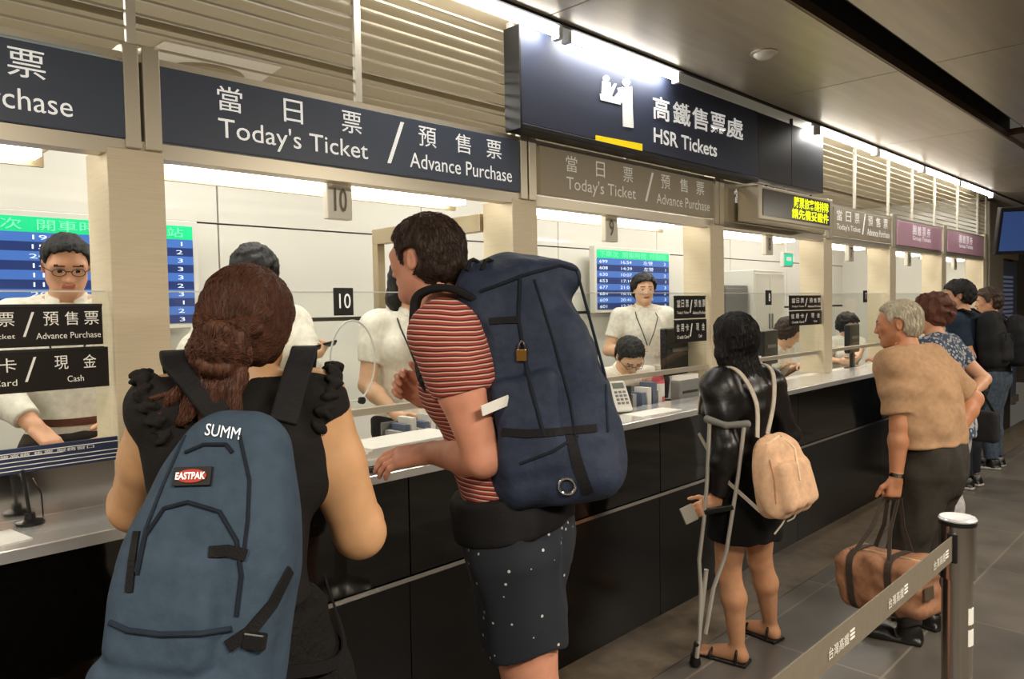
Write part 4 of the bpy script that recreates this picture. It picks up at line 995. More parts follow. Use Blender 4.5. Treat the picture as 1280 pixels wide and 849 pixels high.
c7 = clerk('seated dark-haired clerk in white at the window facing the elderly man', A_(1060, 407, D=7.45), 225, female=True, sit=.36, head_rot=(-25, 14, 0), vox=.008, arms={1: dict(to=A_(1050, 452, D=7.1)), -1: dict(to=A_(1070, 450, D=7.05))},
    feet={1: dict(at=(7.4, 2.72), hint=(0, -1, .1)), -1: dict(at=(7.65, 2.72), hint=(0, -1, .1))})
c7.hair(h_black, .007, .14, ([-.7, -.42, -.20, -.02, .1, .2, .3, .5], [-.7, -.7, -.7, -.6, -.3, .2, .28, .3]), .006, 2, ears=False)
# ------------------------------------------------------------------ belongings
def bvh(o):
    off = o.location if o.parent is None else Vector((0, 0, 0))
    return BVHTree.FromPolygons([v.co + off for v in o.data.vertices], [tuple(p.vertices) for p in o.data.polygons])
def hit(bv, x, y, lift=.004):
    d = (at(x, y, D=1.0) - EYE); d.normalize(); p, n, i, t = bv.ray_cast(EYE, d)
    return (p + n * lift, n) if p else (None, None)
def strip(bv, pix, w, th, m, name, parent, lift=.003, n=None):
    """strap lying on a surface, through picture points"""
    pts, ns = [], []
    n = n or 6
    for i in range(len(pix) - 1):
        for k in range(n + (i == len(pix) - 2)):
            t = k / n; p, nn = hit(bv, pix[i][0] * (1 - t) + pix[i + 1][0] * t, pix[i][1] * (1 - t) + pix[i + 1][1] * t, lift)
            if p: pts.append(p); ns.append(nn)
    if len(pts) < 2: print('STRIP MISS', name, pix); return None
    for _ in range(2):
        ns = [(ns[max(0, i - 1)] + ns[i] * 2 + ns[min(len(ns) - 1, i + 1)]).normalized() for i in range(len(ns))]
    if w is None: return MB().tube(pts, th, 8).build(name, m, parent)
    return MB().tube(pts, 1, flat=(w, th, ns)).build(name, m, parent)
def on_text(bv, s, quad, m, parent, name='lettering', bold=0.0, lift=.003):
    """text on a surface: lower left, lower right, upper left in picture points"""
    a, b, c = [hit(bv, *q, lift=lift)[0] for q in quad]
    if not (a and b and c): print('TEXT MISS', s); return None
    return text(name, s, a, b - a, c - a, m, parent, bold=bold)
n_navy = cloth('navy_pack_nylon', rgb(44, 53, 72), .65, var=.15, bump=.55, bs=22); n_blue = cloth('blue_daypack_nylon', rgb(60, 76, 92), .8, var=.1, bump=.4, bs=24)
n_webbing = cloth('black_webbing', rgb(22, 21, 22), .7); n_seam = cloth('dark_seam', rgb(26, 32, 42), .8); n_dkblue = cloth('dark_blue_piping', rgb(34, 44, 56), .8)
brass = mat('brass', rgb(205, 160, 80), .3, 1.0); chrome = mat('chrome', (.85, .85, .86, 1), .12, 1.0)
# --- blue daypack on the woman
bp = empty('daypack', tuple(A_(245, 860, D=1.2)), 'blue daypack with red oval logo patch worn by the woman in black', 'backpack')
bx = unit(np.array(CR) * .96 + np.array(CV) * -.10); up0 = unit(np.array(A_(292, 505, D=1.30)) - np.array(A_(240, 872, D=1.24))); fwd = unit(np.cross(up0, bx)); bx = np.cross(fwd, up0); Rb = np.stack([bx, fwd, up0], 1)
cB = np.array(A_(264, 694, D=1.28))
def tp_day(t): u = (t + 1) / 2; return (1.0 - .52 * np.clip((u - .45) / .55, 0, 1) ** 1.5 - .06 * (1 - u), 1.0 - .45 * np.clip((u - .5) / .5, 0, 1) ** 1.5, .02 * np.clip((u - .4) / .6, 0, 1), .0 * u)
d = SDF().rbox(cB, (.152, .078, .252), .055, Rb, 0, 'u', tp_day)
d.rbox(cB + Rb @ np.array((-.028, -.062, -.075)), (.098, .040, .105), .036, Rb, .012, 'u', lambda t: (1 - .25 * np.clip(t, 0, 1) ** 2, 1 - .3 * np.clip(t, 0, 1), 0 * t, 0 * t))
d.rbox(cB + Rb @ np.array((-.02, -.058, -.215)), (.13, .045, .055), .04, Rb, .012)
d.folds(.003, 26, 3, (1, 1, .6))
bag = sobj('pack_body', d, .0045, n_blue, bp, 1); bb = bvh(bag)
p0, nn = hit(bb, 242, 596, .003)
ex = (hit(bb, 262, 596)[0] - hit(bb, 222, 597)[0]).normalized(); nz = nn.normalized(); ey = nz.cross(ex) * -1
if ey.z < 0: ey = -ey
MB().obox(p0, ex * .033, ey * .0155, nz * .003).build('patch', mat('patch_black', rgb(32, 26, 26), .7), bp, .001)
MB().prism([p0 + nz * .0045 + ex * .027 * math.cos(t) + ey * .011 * math.sin(t) for t in np.linspace(0, 2 * PI, 33)[:-1]], nz * .0008).build('patch_oval', mat('patch_red', rgb(186, 62, 40), .7), bp)
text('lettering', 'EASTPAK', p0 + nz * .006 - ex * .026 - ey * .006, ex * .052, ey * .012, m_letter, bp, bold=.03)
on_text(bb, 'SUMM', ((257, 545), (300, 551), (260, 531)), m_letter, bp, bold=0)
strip(bb, [(232, 566), (255, 556), (283, 556), (291, 566)], None, .0035, n_seam, 'zip', bp, .001)
strip(bb, [(172, 718), (182, 670), (205, 636), (235, 628), (275, 640), (296, 676), (302, 720), (296, 770)], None, .0038, n_seam, 'pocket_zip', bp, .001)
strip(bb, [(138, 778), (160, 788), (200, 793), (250, 792), (290, 786)], None, .005, n_dkblue, 'flap_piping', bp, .001)
strip(bb, [(300, 545), (312, 600), (310, 650), (305, 690)], None, .003, n_seam, 'seam', bp, .001)
strip(bb, [(232, 545), (205, 605), (183, 660), (170, 715)], None, .003, n_dkblue, 'seam', bp, .001)
strip(bb, [(262, 690), (285, 688), (308, 694)], .018, .006, n_webbing, 'side_strap', bp, .002)
strip(bb, [(362, 712), (340, 755), (312, 790), (285, 808)], .02, .005, n_webbing, 'compression_strap', bp, .002)
strip(bb, [(172, 664), (166, 700), (162, 740)], .012, .004, n_webbing, 'zip_pull', bp, .002)
p, nn = hit(bb, 318, 800, .006)
if p: MB().obox(p, Vector(bx) * .018, Vector(up0) * .013, Vector(fwd) * .008).build('buckle', m_plastic, bp, .003)
tp_l, tp_r = Vector(cB + Rb @ np.array((-.045, .05, .235))), Vector(cB + Rb @ np.array((.075, .05, .235)))
for q, st in ((-1, tp_l), (1, tp_r)):
    s0 = Vector(w.T(.335 + .034, q * .065, -.05)); s1 = Vector(w.T(.345 + .034, q * .072, .0)); s2 = Vector(w.T(.30, q * .07, .075)); s3 = Vector(w.T(.2, q * .08, .10))
    Fw = Vector(w.F); Zw = Vector((0, 0, 1))
    strap([st, (st + s0) / 2 + Zw * .004, s0, s1, s2, s3], [-Fw, -Fw + Zw * .4, -Fw * .5 + Zw, Zw, Fw, Fw], .05, .012).build('shoulder_strap', n_webbing, bp, .004)
    st2 = Vector(cB + Rb @ np.array((q * .12, .07, -.2))); strap([st2, Vector(w.T(.03, q * .10, -.045)), Vector(w.T(.10, q * .088, .03))], [-Fw, Vector(w.R) * q - Fw, Vector(w.R) * q], .025, .004).build('lower_strap', n_webbing, bp)
# --- trekking pack on the man
tk = empty('trekking_pack', tuple(A_(690, 625, D=2.0)), 'huge navy trekking pack with brass padlock worn by the man in striped shirt', 'backpack')
a0, a1 = A_(652, 330, D=2.08), A_(697, 618, D=2.02); ub = unit(a0 - a1); bk = unit(-m_.Rt[:, 1]); bk = unit(bk - ub * (bk @ ub)); rx = np.cross(-bk, ub); Rk = np.stack([rx, -bk, ub], 1)   # x right of man, y forward, z up
cK = (a0 + a1) / 2; H = np.linalg.norm(a0 - a1) / 2
d = SDF().rbox(cK + Rk @ np.array((0, .01, .03)), (.165, .175, H * .95), .07, Rk, 0, 'u', lambda t: (1 - .22 * np.clip(t, 0, 1) ** 2, 1 - .42 * np.clip(t, 0, 1) ** 1.6 - .10 * np.clip(-t, 0, 1), 0 * t, .06 * np.clip(t, 0, 1) ** 1.5))
d.rbox(cK + Rk @ np.array((0, -.075, -.045)), (.125, .11, H * .60), .06, Rk, .02, 'u', lambda t: (1 - .25 * np.clip(t, 0, 1), 1 - .55 * np.clip(t, 0, 1) ** 1.3, 0 * t, .04 * np.clip(t, 0, 1)))
d.ell(cK + Rk @ np.array((0, .02, H * .80)), (.15, .17, .09), Rk, .03)
d.rbox(cK + Rk @ np.array((-.02, -.02, -H * .78)), (.175, .165, .085), .07, Rk, .02); d.ell(cK + Rk @ np.array((-.03, -.115, -H * .62)), (.10, .085, .10), Rk, .02)
d.rbox(cK + Rk @ np.array((-.17, .03, -.12)), (.035, .09, .13), .03, Rk, .015)
d.folds(.007, 24, 11, (1, 1, .8))
pk = sobj('pack_body', d, .006, n_navy, tk, 1); kb = bvh(pk)
strip(kb, [(600, 365), (640, 350), (652, 345), (700, 332), (720, 338)], None, .005, n_seam, 'lid_seam', tk, .001)
strip(kb, [(650, 345), (648, 400), (660, 470), (680, 545)], None, .005, n_seam, 'zip', tk, .001)
strip(kb, [(668, 350), (690, 420), (712, 500), (722, 560)], None, .0035, n_seam, 'seam', tk, .001)
strip(kb, [(720, 340), (742, 400), (756, 470), (760, 540)], None, .004, n_dkblue, 'piping', tk, .001)
strip(kb, [(612, 402), (632, 401), (650, 400)], .018, .005, n_webbing, 'compression_strap', tk, .002)
strip(kb, [(628, 540), (660, 542), (700, 540), (745, 535)], .02, .005, n_webbing, 'compression_strap', tk, .002)
strip(kb, [(650, 580), (690, 565), (722, 545)], None, .004, n_seam, 'seam', tk, .001)
strip(kb, [(712, 545), (722, 580), (735, 615)], .026, .006, n_webbing, 'bottom_strap', tk, .003)
p, nn = hit(kb, 653, 445, .008)
ax_u = Vector((0, 0, 1)); ax_r = nn.cross(ax_u).normalized() * -1
MB().obox(p, ax_r * .013, ax_u * .015, nn * .006).build('padlock', brass, tk, .002)
MB().tube([p + ax_u * .012 + ax_r * .009 * math.cos(t) + ax_u * .024 * math.sin(t) for t in np.linspace(0, PI, 13)], .0026, 8).build('shackle', chrome, tk)
p, nn = hit(kb, 709, 607, .006)
if p:
    e1 = nn.cross(Vector((0, 0, 1))).normalized(); e2 = nn.cross(e1)
    MB().tube([p + e1 * .02 * math.cos(t) + e2 * .02 * math.sin(t) for t in np.linspace(0, 2 * PI, 25)], .0035, 8).build('ring', chrome, tk)
for cx in (592, 611): 
    q0 = Vector(A_(cx - 9, 338, D=1.96)); q1 = Vector(A_(cx + 9, 338, D=2.0)); mid = (q0 + q1) / 2 + Vector((0, 0, .028))
    MB().tube([q0, (q0 + mid) / 2 + Vector((0, 0, .01)), mid, (q1 + mid) / 2 + Vector((0, 0, .01)), q1], .006, 8).build('grab_loop', n_webbing, tk)
for q in (1, -1):
    pts = [Vector(m_.T(.30, q * .06, -.085)), Vector(m_.T(.355, q * .062, -.045)), Vector(m_.T(.362, q * .064, .0)), Vector(m_.T(.335, q * .066, .025)), Vector(m_.T(.285, q * .076, .046)), Vector(m_.T(.24, q * .088, .044)), Vector(m_.T(.21, q * .100, .0)), Vector(m_.T(.19, q * .098, -.06))]
    Fm, Um, Rm_ = Vector(m_.Rt[:, 1]), Vector(m_.Rt[:, 2]), Vector(m_.Rt[:, 0]) * q
    strap(pts, [-Fm, Um - Fm * .4, Um, Um + Fm, Fm + Um * .3, Fm + Rm_, Rm_, Rm_], .06, .02).build('shoulder_strap', n_webbing, tk, .006)
d = SDF(); h = m_.h; d.loft(m_.T(.028), m_.Rt, [(-.022 * h, .100 * h + .036, .074 * h + .03), (0, .098 * h + .034, .072 * h + .034), (.04 * h, .092 * h + .028, .068 * h + .028)], .02, rnd=.012); d.folds(.003, 30, 2)
sobj('hip_belt', d, .006, n_webbing, tk, 1)
a, b_ = A_(602, 514, D=1.80), A_(636, 500, D=1.86); dd = unit(b_ - a); uu = unit(np.cross(np.cross(dd, (0, 0, 1)), dd)); nn_ = np.cross(dd, uu)
MB().obox((a + b_) / 2, Vector(dd) * np.linalg.norm(b_ - a) / 2, Vector(uu) * .013, Vector(nn_) * .002).build('luggage_tag', m_paper, tk, .001)
# --- crutch
cr = empty('crutch', tuple(A_(869, 833, Z=0.0)), 'aluminium underarm crutch held by the woman in the leather jacket', 'crutch')
alu = mat('aluminium', rgb(222, 218, 208), .35, .6)
def cp(x, y, D): return A_(x, y, D=D)
tip = np.array(A_(869, 833, Z=0.0)); Dt = 3.2
L_ = [cp(887, 528, 3.10), cp(884, 600, 3.12), cp(880, 650, 3.13), cp(874, 700, 3.14), cp(876, 735, 3.15), cp(874, 800, 3.17)]
R_ = [cp(930, 534, 3.06), cp(922, 600, 3.08), cp(915, 645, 3.09), cp(908, 690, 3.11), cp(892, 735, 3.14), cp(882, 792, 3.17)]
MB().tube(L_, .0085, 10).build('upright', alu, cr); MB().tube(R_, .0085, 10).build('upright', alu, cr)
MB().cyl(cp(883, 712, 3.15), cp(871, 822, 3.19), .0095, 12).build('leg', alu, cr)
pt = SDF(); pt.cone(tip + np.array((0, 0, .018)), tip + np.array((0, 0, .05)), .026, .018, .01).cone(tip + np.array((0, 0, .05)), cp(871, 805, 3.185), .017, .013, .01); pt.plane(tip, (0, 0, -1)); sobj('rubber_tip', pt, .003, s_black, cr)
pad = SDF(); pad.chain([cp(884, 524, 3.10), cp(907, 532, 3.08), cp(934, 530, 3.06)], [.016, .013, .016], .01); sobj('underarm_pad', pad, .004, mat('grey_rubber', rgb(120, 118, 112), .7), cr)
MB().cyl(cp(881, 640, 3.13), cp(917, 634, 3.09), .014, 14).build('hand_grip', s_black, cr)
# --- beige small backpack
gb = empty('small_backpack', tuple(A_(976, 642, D=3.02)), 'small pale pinkish-beige backpack on the woman in the leather jacket', 'backpack')
c0 = np.array(A_(975, 592, D=3.03)); ug = unit(np.array(A_(962, 540, D=3.05)) - np.array(A_(984, 642, D=3.03))); bg = unit(-g_.F); bg = unit(bg - ug * (bg @ ug)); rg_ = np.cross(-bg, ug); Rg = np.stack([rg_, -bg, ug], 1)
d = SDF().rbox(c0, (.125, .068, .165), .055, Rg, 0, 'u', lambda t: (1 - .3 * np.clip(t, 0, 1) ** 2, 1 - .3 * np.clip(t, 0, 1), 0 * t, 0 * t)); d.rbox(c0 + Rg @ np.array((0, -.065, -.04)), (.095, .035, .095), .033, Rg, .015)
d.folds(.005, 30, 3, (1.6, 1.6, .3)); n_beige = cloth('beige_pack_cloth', rgb(226, 184, 148), .75, var=.12)
sb = sobj('pack_body', d, .005, n_beige, gb, 1); sbb = bvh(sb)
strip(sbb, [(958, 556), (975, 545), (993, 560), (1000, 600)], None, .004, cloth('beige_piping', rgb(246, 220, 190)), 'piping', gb, .001)
strip(sbb, [(962, 575), (968, 600), (970, 630)], None, .003, cloth('tan_seam', rgb(190, 140, 108)), 'seam', gb, .001)
m_strapg = cloth('pale_grey_strap', rgb(190, 180, 164))
for q in (1, -1):
    e0 = Vector(c0 + Rg @ np.array((q * .03, .05, .155))); strap([e0, Vector(g_.T(.24, q * .035, -.08)), Vector(g_.T(.318, q * .062, -.055)), Vector(g_.T(.335, q * .07, .0)), Vector(g_.T(.28, q * .072, .07)), Vector(g_.T(.2, q * .08, .085))], [Vector(-g_.F), Vector(-g_.F), Vector(-g_.F) + Vector((0, 0, .6)), Vector((0, 0, 1)), Vector(g_.F), Vector(g_.F)], .022, .005).build('shoulder_strap', m_strapg, gb)
    MB().tube([Vector(c0 + Rg @ np.array((q * .11, .04, -.13))), Vector(g_.T(.03, q * .115, -.05)), Vector(g_.T(.09, q * .105, .02)), Vector(g_.T(.15, q * .10, .07))], 1, flat=(.016, .004, [Vector(g_.R) * q] * 4)).build('lower_strap', m_strapg, gb)
MB().tube([A_(985, 640, D=3.0), A_(978, 655, D=3.0), A_(968, 668, D=3.0)], .004, 6).tube([A_(998, 638, D=3.0), A_(992, 648, D=3.0), A_(984, 652, D=3.0)], .003, 6).build('hanging_cord', m_strapg, gb)
# wallet in her hand
A = g_.arm[-1]; pc = A['wr'] + A['d'] * .125; MB().obox(pc - A['n'] * -.012, Vector(A['d']) * .032, Vector(np.cross(A['d'], A['n'])) * .035, Vector(A['n']) * .005).build('cover', mat('grey_wallet', rgb(150, 146, 134), .6), None, .003)
o = bpy.context.scene.objects[-1]; o = [x for x in bpy.data.objects if x.name == 'cover'][0]; o.name = 'wallet'; tag(o, 'grey wallet held out by the woman with the crutch', 'wallet')
# --- duffel bag
df = empty('duffel_bag', tuple(A_(1120, 770, D=3.3)), 'brown duffel bag with dark straps hanging from the elderly man\'s hand', 'duffel bag')
e0, e1 = np.array(A_(1060, 716, D=3.52)), np.array(A_(1166, 738, D=3.2)); ax = unit(e1 - e0); fr = unit(np.cross(ax, (0, 0, 1))); upd = np.cross(fr, ax); Rd = np.stack([fr, upd * -1 if upd[2] < 0 else upd, ax], 1); Rd[:, 0] = np.cross(Rd[:, 1], Rd[:, 2])
cD = (e0 + e1) / 2; Ld = np.linalg.norm(e1 - e0) / 2 + .01
d = SDF().rbox(cD, (.115, .128, Ld), .06, Rd, 0, 'u', lambda t: (1 + 0 * t, 1 - .10 * np.clip(t, -1, 1) * -1 * 0 + 0 * t, 0 * t, 0 * t)); d.folds(.007, 22, 5, (.6, 1.3, 1.3))
n_duff = cloth('brown_duffel_canvas', rgb(156, 112, 84), .75, var=.2); n_duffs = cloth('dark_duffel_strap', rgb(66, 56, 48), .7)
db = sobj('bag_body', d, .005, n_duff, df, 1); dbb = bvh(db)
hand = Vector(o_.arm[-1]['wr'] + o_.arm[-1]['d'] * .10)
for k, t in enumerate((-.55, .32)):
    c = cD + ax * Ld * t; ring = [Vector(c + Rd[:, 0] * .121 * math.copysign(abs(math.cos(u)) ** .55, math.cos(u)) + Rd[:, 1] * .134 * math.copysign(abs(math.sin(u)) ** .55, math.sin(u))) for u in np.linspace(0, 2 * PI, 33)]
    MB().tube(ring, 1, flat=(.03, .005, [Vector(Rd[:, 0] * math.cos(u) + Rd[:, 1] * math.sin(u)) for u in np.linspace(0, 2 * PI, 33)])).build('band', n_duffs, df)
for q in (1, -1):
    pA = Vector(cD + ax * Ld * -.55 + Rd[:, 0] * .10 * q + Rd[:, 1] * .105); pB = Vector(cD + ax * Ld * .32 + Rd[:, 0] * .10 * q + Rd[:, 1] * .105)
    hh = hand + Vector(Rd[:, 0]) * .012 * q
    MB().tube([pA, pA.lerp(hh, .5), hh - Vector(ax) * .03, hh + Vector(ax) * .03, pB.lerp(hh, .5), pB], 1, flat=(.018, .005, Vector(Rd[:, 0]) * q)).build('handle', n_duffs, df)
strip(dbb, [(1075, 686), (1110, 694), (1150, 702)], None, .004, cloth('tan_zip', rgb(200, 170, 130)), 'zip', df, .001)
pz, nz = hit(dbb, 1160, 742, .004)
if pz: 
    r1 = nz.cross(Vector((0, 0, 1))).normalized() * -1; MB().obox(pz, r1 * .035, r1.cross(nz).normalized() * .028, nz * .003).build('end_patch', cloth('dark_patch', rgb(84, 70, 56)), df, .002)
# watch
A = o_.arm[-1]; d0 = A['wr'] - A['d'] * .012; u1 = unit(np.cross(A['d'], (1, 0, 0))); u2 = np.cross(A['d'], u1)
MB().tube([Vector(d0 + (u1 * math.cos(t) + u2 * math.sin(t)) * .0285) for t in np.linspace(0, 2 * PI, 25)], 1, flat=(.018, .004, [Vector(u1 * math.cos(t) + u2 * math.sin(t)) for t in np.linspace(0, 2 * PI, 25)])).build('watch', chrome, o_.root)
# --- black backpacks of the two young men
def ypack(f, label, D_):
    e = empty('backpack', tuple(f.T(.0, 0, -.18)), label, 'backpack'); c = f.T(.19, 0, -.115); R = f.Rt
    d = SDF().rbox(c, (.155, .085, .24), .06, R, 0, 'u', lambda t: (1 - .25 * np.clip(t, 0, 1) ** 2, 1 - .3 * np.clip(t, 0, 1), 0 * t, 0 * t)); d.rbox(c + R @ np.array((0, -.085, -.07)), (.11, .035, .12), .03, R, .015); d.folds(.005, 24, 2)
    sobj('pack_body', d, .008, cloth('black_pack_nylon', rgb(26, 26, 28), .75), e)
    MB().tube([c + R @ np.array((.08 * math.cos(t), -.125 - .0 * t, -.02 + .06 * math.sin(t))) for t in np.linspace(0, PI, 13)], .004, 6).build('pocket_zip', n_dkblue, e)
    for q in (1, -1): MB().tube([Vector(f.T(.31, q * .05, -.07)), Vector(f.T(.345, q * .06, -.02)), Vector(f.T(.335, q * .065, .03)), Vector(f.T(.26, q * .075, .085)), Vector(f.T(.15, q * .1, .05))], 1, flat=(.05, .012, [Vector(-f.F), Vector((0, 0, 1)), Vector((0, 0, 1)) + Vector(f.F), Vector(f.F), Vector(f.R) * q])).build('shoulder_strap', n_webbing, e)
ypack(y1, 'black backpack on the young man in the navy t-shirt', 6); ypack(y2, 'black backpack on the young man in the black t-shirt', 7)
sg = empty('shoulder_bag', tuple(p_.T(-.05, .13, -.06)), 'dark shoulder bag at the side of the woman in the patterned blouse', 'bag'); c = p_.T(-.03, .135, -.05)
d = SDF().rbox(c, (.045, .12, .10), .03, p_.Rp, 0); d.folds(.003, 30, 1); sobj('bag_body', d, .007, cloth('dark_bag', rgb(40, 38, 40)), sg)
MB().tube([Vector(c + np.array((0, 0, .09)) - p_.F * .09), Vector(p_.T(.2, .12, -.05)), Vector(p_.T(.33, .09, -.01)), Vector(p_.T(.2, .12, .06)), Vector(c + np.array((0, 0, .09)) + p_.F * .09)], 1, flat=(.016, .004, Vector(p_.R))).build('strap', n_webbing, sg)
# ------------------------------------------------------------------ queue barrier
st = empty('queue_stanchion', (2.31, 0.575, 0), 'polished steel queue post with retracting belt in front of the elderly man', 'queue barrier'); X0, Y0 = 2.31, .575
m_post = mat('post_steel', (.55, .53, .50, 1), .22, 1.0)
MB().lathe((X0, Y0, 0), [(.17, 0), (.17, .008), (.16, .016), (.06, .03), (.043, .04), (.040, .08)], 40).build('base', m_post, st)
MB().cyl((X0, Y0, .03), (X0, Y0, .86), .0385, 32).build('pole', m_post, st)
MB().cyl((X0, Y0, .835), (X0, Y0, .982), .0455, 32).build('sleeve', m_post, st)
MB().lathe((X0, Y0, .982), [(.043, 0), (.047, .001), (.047, .010), (.042, .012)], 32).build('collar_ring', m_plastic, st)
MB().lathe((X0, Y0, .994), [(.046, 0), (.048, .004), (.044, .009), (.01, .011)], 32).build('cap', mat('white_cap', rgb(225, 228, 230), .25, .3), st)
m_belt = mat('grey_belt', rgb(120, 110, 94), .7, var=.06, vscale=60)
MB().box((.55, Y0 - .0015, .892), (X0 - .044, Y0 + .0015, .960)).build('belt', m_belt, st)
MB().box((X0 - .056, Y0 - .012, .886), (X0 - .043, Y0 + .012, .966)).build('belt_end', m_plastic, st, .002)
for x in (1.42, 1.75, 2.08):
    text('lettering', '台灣高鐵', (x, Y0 - .003, .912), (.10, 0, 0), (0, 0, .024), m_letter2, st); 
    for k in range(3): MB().box((x + .112, Y0 - .003, .914 + k * .008), (x + .135, Y0 - .002, .918 + k * .008)).build('mark_bar', m_letter2, st)
for z0 in (.735, .675):
    MB().tube([(X0 + .0392 * math.cos(t), Y0 + .0392 * math.sin(t), z0) for t in np.linspace(-2.15, -1.45, 9)], 1, flat=(.045, .001, [Vector((math.cos(t), math.sin(t), 0)) for t in np.linspace(-2.15, -1.45, 9)])).build('sticker', m_paper, st)
# ------------------------------------------------------------------ timetable monitors
m_scr = mat('screen_blue', rgb(64, 104, 176), .3, emit=.55); m_scr2 = mat('screen_dark_row', rgb(34, 52, 104), .3, emit=.5); m_scrg = mat('screen_green', rgb(30, 196, 128), .3, emit=.6); m_scrt = mat('screen_text', rgb(214, 228, 245), .4, emit=.7)
def monitor(label, x0, x1, z0, z1, Y, rows, cols, seed, tilt=0.0, text_rows=True):
    e = empty('monitor', ((x0 + x1) / 2, Y + .03, z0), label, 'monitor'); rg = np.random.RandomState(seed)
    MB().box((x0 - .03, Y, z0 - .03), (x1 + .03, Y + .06, z1 + .03)).build('bezel', m_whiteplastic, e, .006)
    MB().box(((x0 + x1) / 2 - .1, Y + .06, (z0 + z1) / 2 - .1), ((x0 + x1) / 2 + .1, YB - .001, (z0 + z1) / 2 + .1)).build('wall_mount', m_plastic, e)
    hh = (z1 - z0); zh = z1 - .14 * hh; rh = (zh - z0) / rows; b1 = MB(); b2 = MB()
    MB().box((x0, Y - .003, zh), (x1, Y, z1)).build('screen_header', m_scrg, e)
    for i in range(rows): (b1 if i % 2 == 0 else b2).box((x0, Y - .003, zh - (i + 1) * rh), (x1, Y, zh - i * rh))
    b1.build('screen', m_scr, e); b2.build('screen_rows', m_scr2, e)
    w_ = x1 - x0; text('lettering', '下車次  開車時間  終點站', (x0 + .03, Y - .005, zh + .02 * hh), (w_ - .08, 0, 0), (0, 0, .10 * hh), mat('screen_header_text', rgb(120, 226, 180), .4, emit=.5), e)
    for i in range(rows):
        s_ = '        '.join(['%03d' % rg.randint(600, 700), '%02d:%02d' % (rg.randint(10, 22), rg.randint(0, 59)), rg.choice(['左營', '台中']), '%d' % rg.randint(1, 4)])
        text('lettering', s_, (x0 + .03, Y - .005, zh - (i + .82) * rh), (w_ * cols, 0, 0), (0, 0, rh * .64), m_scrt, e)
    return e
monitor('blue timetable monitor with green header behind the clerk at the leftmost window', .58, 1.66, 1.555, 2.07, 4.06, 10, .92, 3)
monitor('blue timetable monitor with green header behind the standing clerk', 5.14, 6.26, 1.575, 2.10, 4.06, 8, .92, 5)
# ceiling-hung monitor at far right
hp = at(1285, 288, D=7.6)
e = empty('hanging_monitor', (hp.x, hp.y, hp.z + .3), 'dark ceiling-hung monitor with blue screen at the right edge', 'monitor')
ax_ = unit(np.array((-.80, -.60, 0))); rt_ = np.cross((0, 0, 1), ax_); upm = unit(np.array((0, 0, 1)) + ax_ * .25); nrm = np.cross(rt_, upm)
MB().obox(hp, Vector(rt_) * .30, Vector(upm) * .24, Vector(nrm) * .04).build('case', m_plastic, e, .01)
sgn = 1 if np.dot(nrm, ax_) > 0 else -1
MB().obox(hp + Vector(nrm) * .042 * sgn, Vector(rt_) * .27, Vector(upm) * .20, Vector(nrm) * .002).build('screen', mat('screen_dim', rgb(56, 84, 144), .3, emit=.25), e)
MB().box((hp.x - .03, hp.y - .03, hp.z + .2), (hp.x + .03, hp.y + .03, ZC)).build('hanger', m_plastic, e)
# ------------------------------------------------------------------ boards on the glass
m_board = mat('dark_acrylic_board', rgb(40, 37, 35), .25)
def boards(x0, x1, z0, z1, where):
    zm = (z0 + z1) / 2; Y = YF + .018; out = []
    for k, (a, b_) in enumerate(((zm + .004, z1), (z0, zm - .004))):
        e = empty('notice_board', ((x0 + x1) / 2, Y, a), ('upper' if k == 0 else 'lower') + ' dark notice board ' + where, 'notice board')
        MB().box((x0, Y, a), (x1 + (.012 if k else 0), Y + .008, b_)).build('board', m_board, e, .002)
        MB().box((x0, Y - .002, b_ - .006), (x1, Y + .0085, b_ + .002)).build('top_edge', m_plastic, e)
        MB().box((x0 + .03, Y + .008, (a + b_) / 2 - .01), (x0 + .05, YF + .0358, (a + b_) / 2 + .01)).build('clip', m_plastic, e)
        w_, h_ = x1 - x0, b_ - a; L = ((('當', .05, .15), ('日', .19, .27), ('票', .32, .42), ('預', .60, .70), ('售', .74, .83), ('票', .87, .97)) if k == 0 else (('信', .03, .12), ('用', .17, .26), ('卡', .31, .42), ('現', .66, .75), ('金', .85, .94)))
        for s_, p_0, p_1 in L: text('lettering', s_, (x0 + p_0 * w_, Y - .003, a + .5 * h_), ((p_1 - p_0) * w_, 0, 0), (0, 0, .33 * h_), m_letter2, e)
        T2 = (("Today's Ticket", .05, .42), ('Advance Purchase', .55, .98)) if k == 0 else (('Credit Card', .05, .42), ('Cash', .74, .85))
        for s_, p_0, p_1 in T2: text('lettering', s_, (x0 + p_0 * w_, Y - .003, a + .18 * h_), ((p_1 - p_0) * w_, 0, 0), (0, 0, .15 * h_), m_letter2, e)
        slash(e, x0 + .47 * w_, x0 + .53 * w_, a + .25 * h_, a + .83 * h_, Y - .003, .006, m_letter2)
boards(.335, .722, 1.39, 1.635, 'on the leftmost glass screen')
boards(3.82, 4.17, 1.375, 1.655, 'beside the standing clerk, on the glass')
boards(5.36, 5.92, 1.43, 1.655, 'on the glass below the running text board')
# number plates
for x, z, s_, lab in ((1.565, 1.64, '10', 'on the glass at window 10'), (5.05, 1.645, '8', 'on the glass before the white cabinet'), (6.9, 1.65, '7', 'on the glass below the small twin sign')):
    e = empty('number_plate', (x, YF + .03, z - .05), 'small black window number plate ' + lab, 'number plate')
    MB().box((x - .045, YF + .0265, z - .055), (x + .04, YF + .0345, z + .05)).build('plate', m_plastic, e, .003)
    wd = .05 if len(s_) > 1 else .022; text('lettering', s_, (x - wd / 2, YF + .0255, z - .028), (wd, 0, 0), (0, 0, .056), m_letter, e)
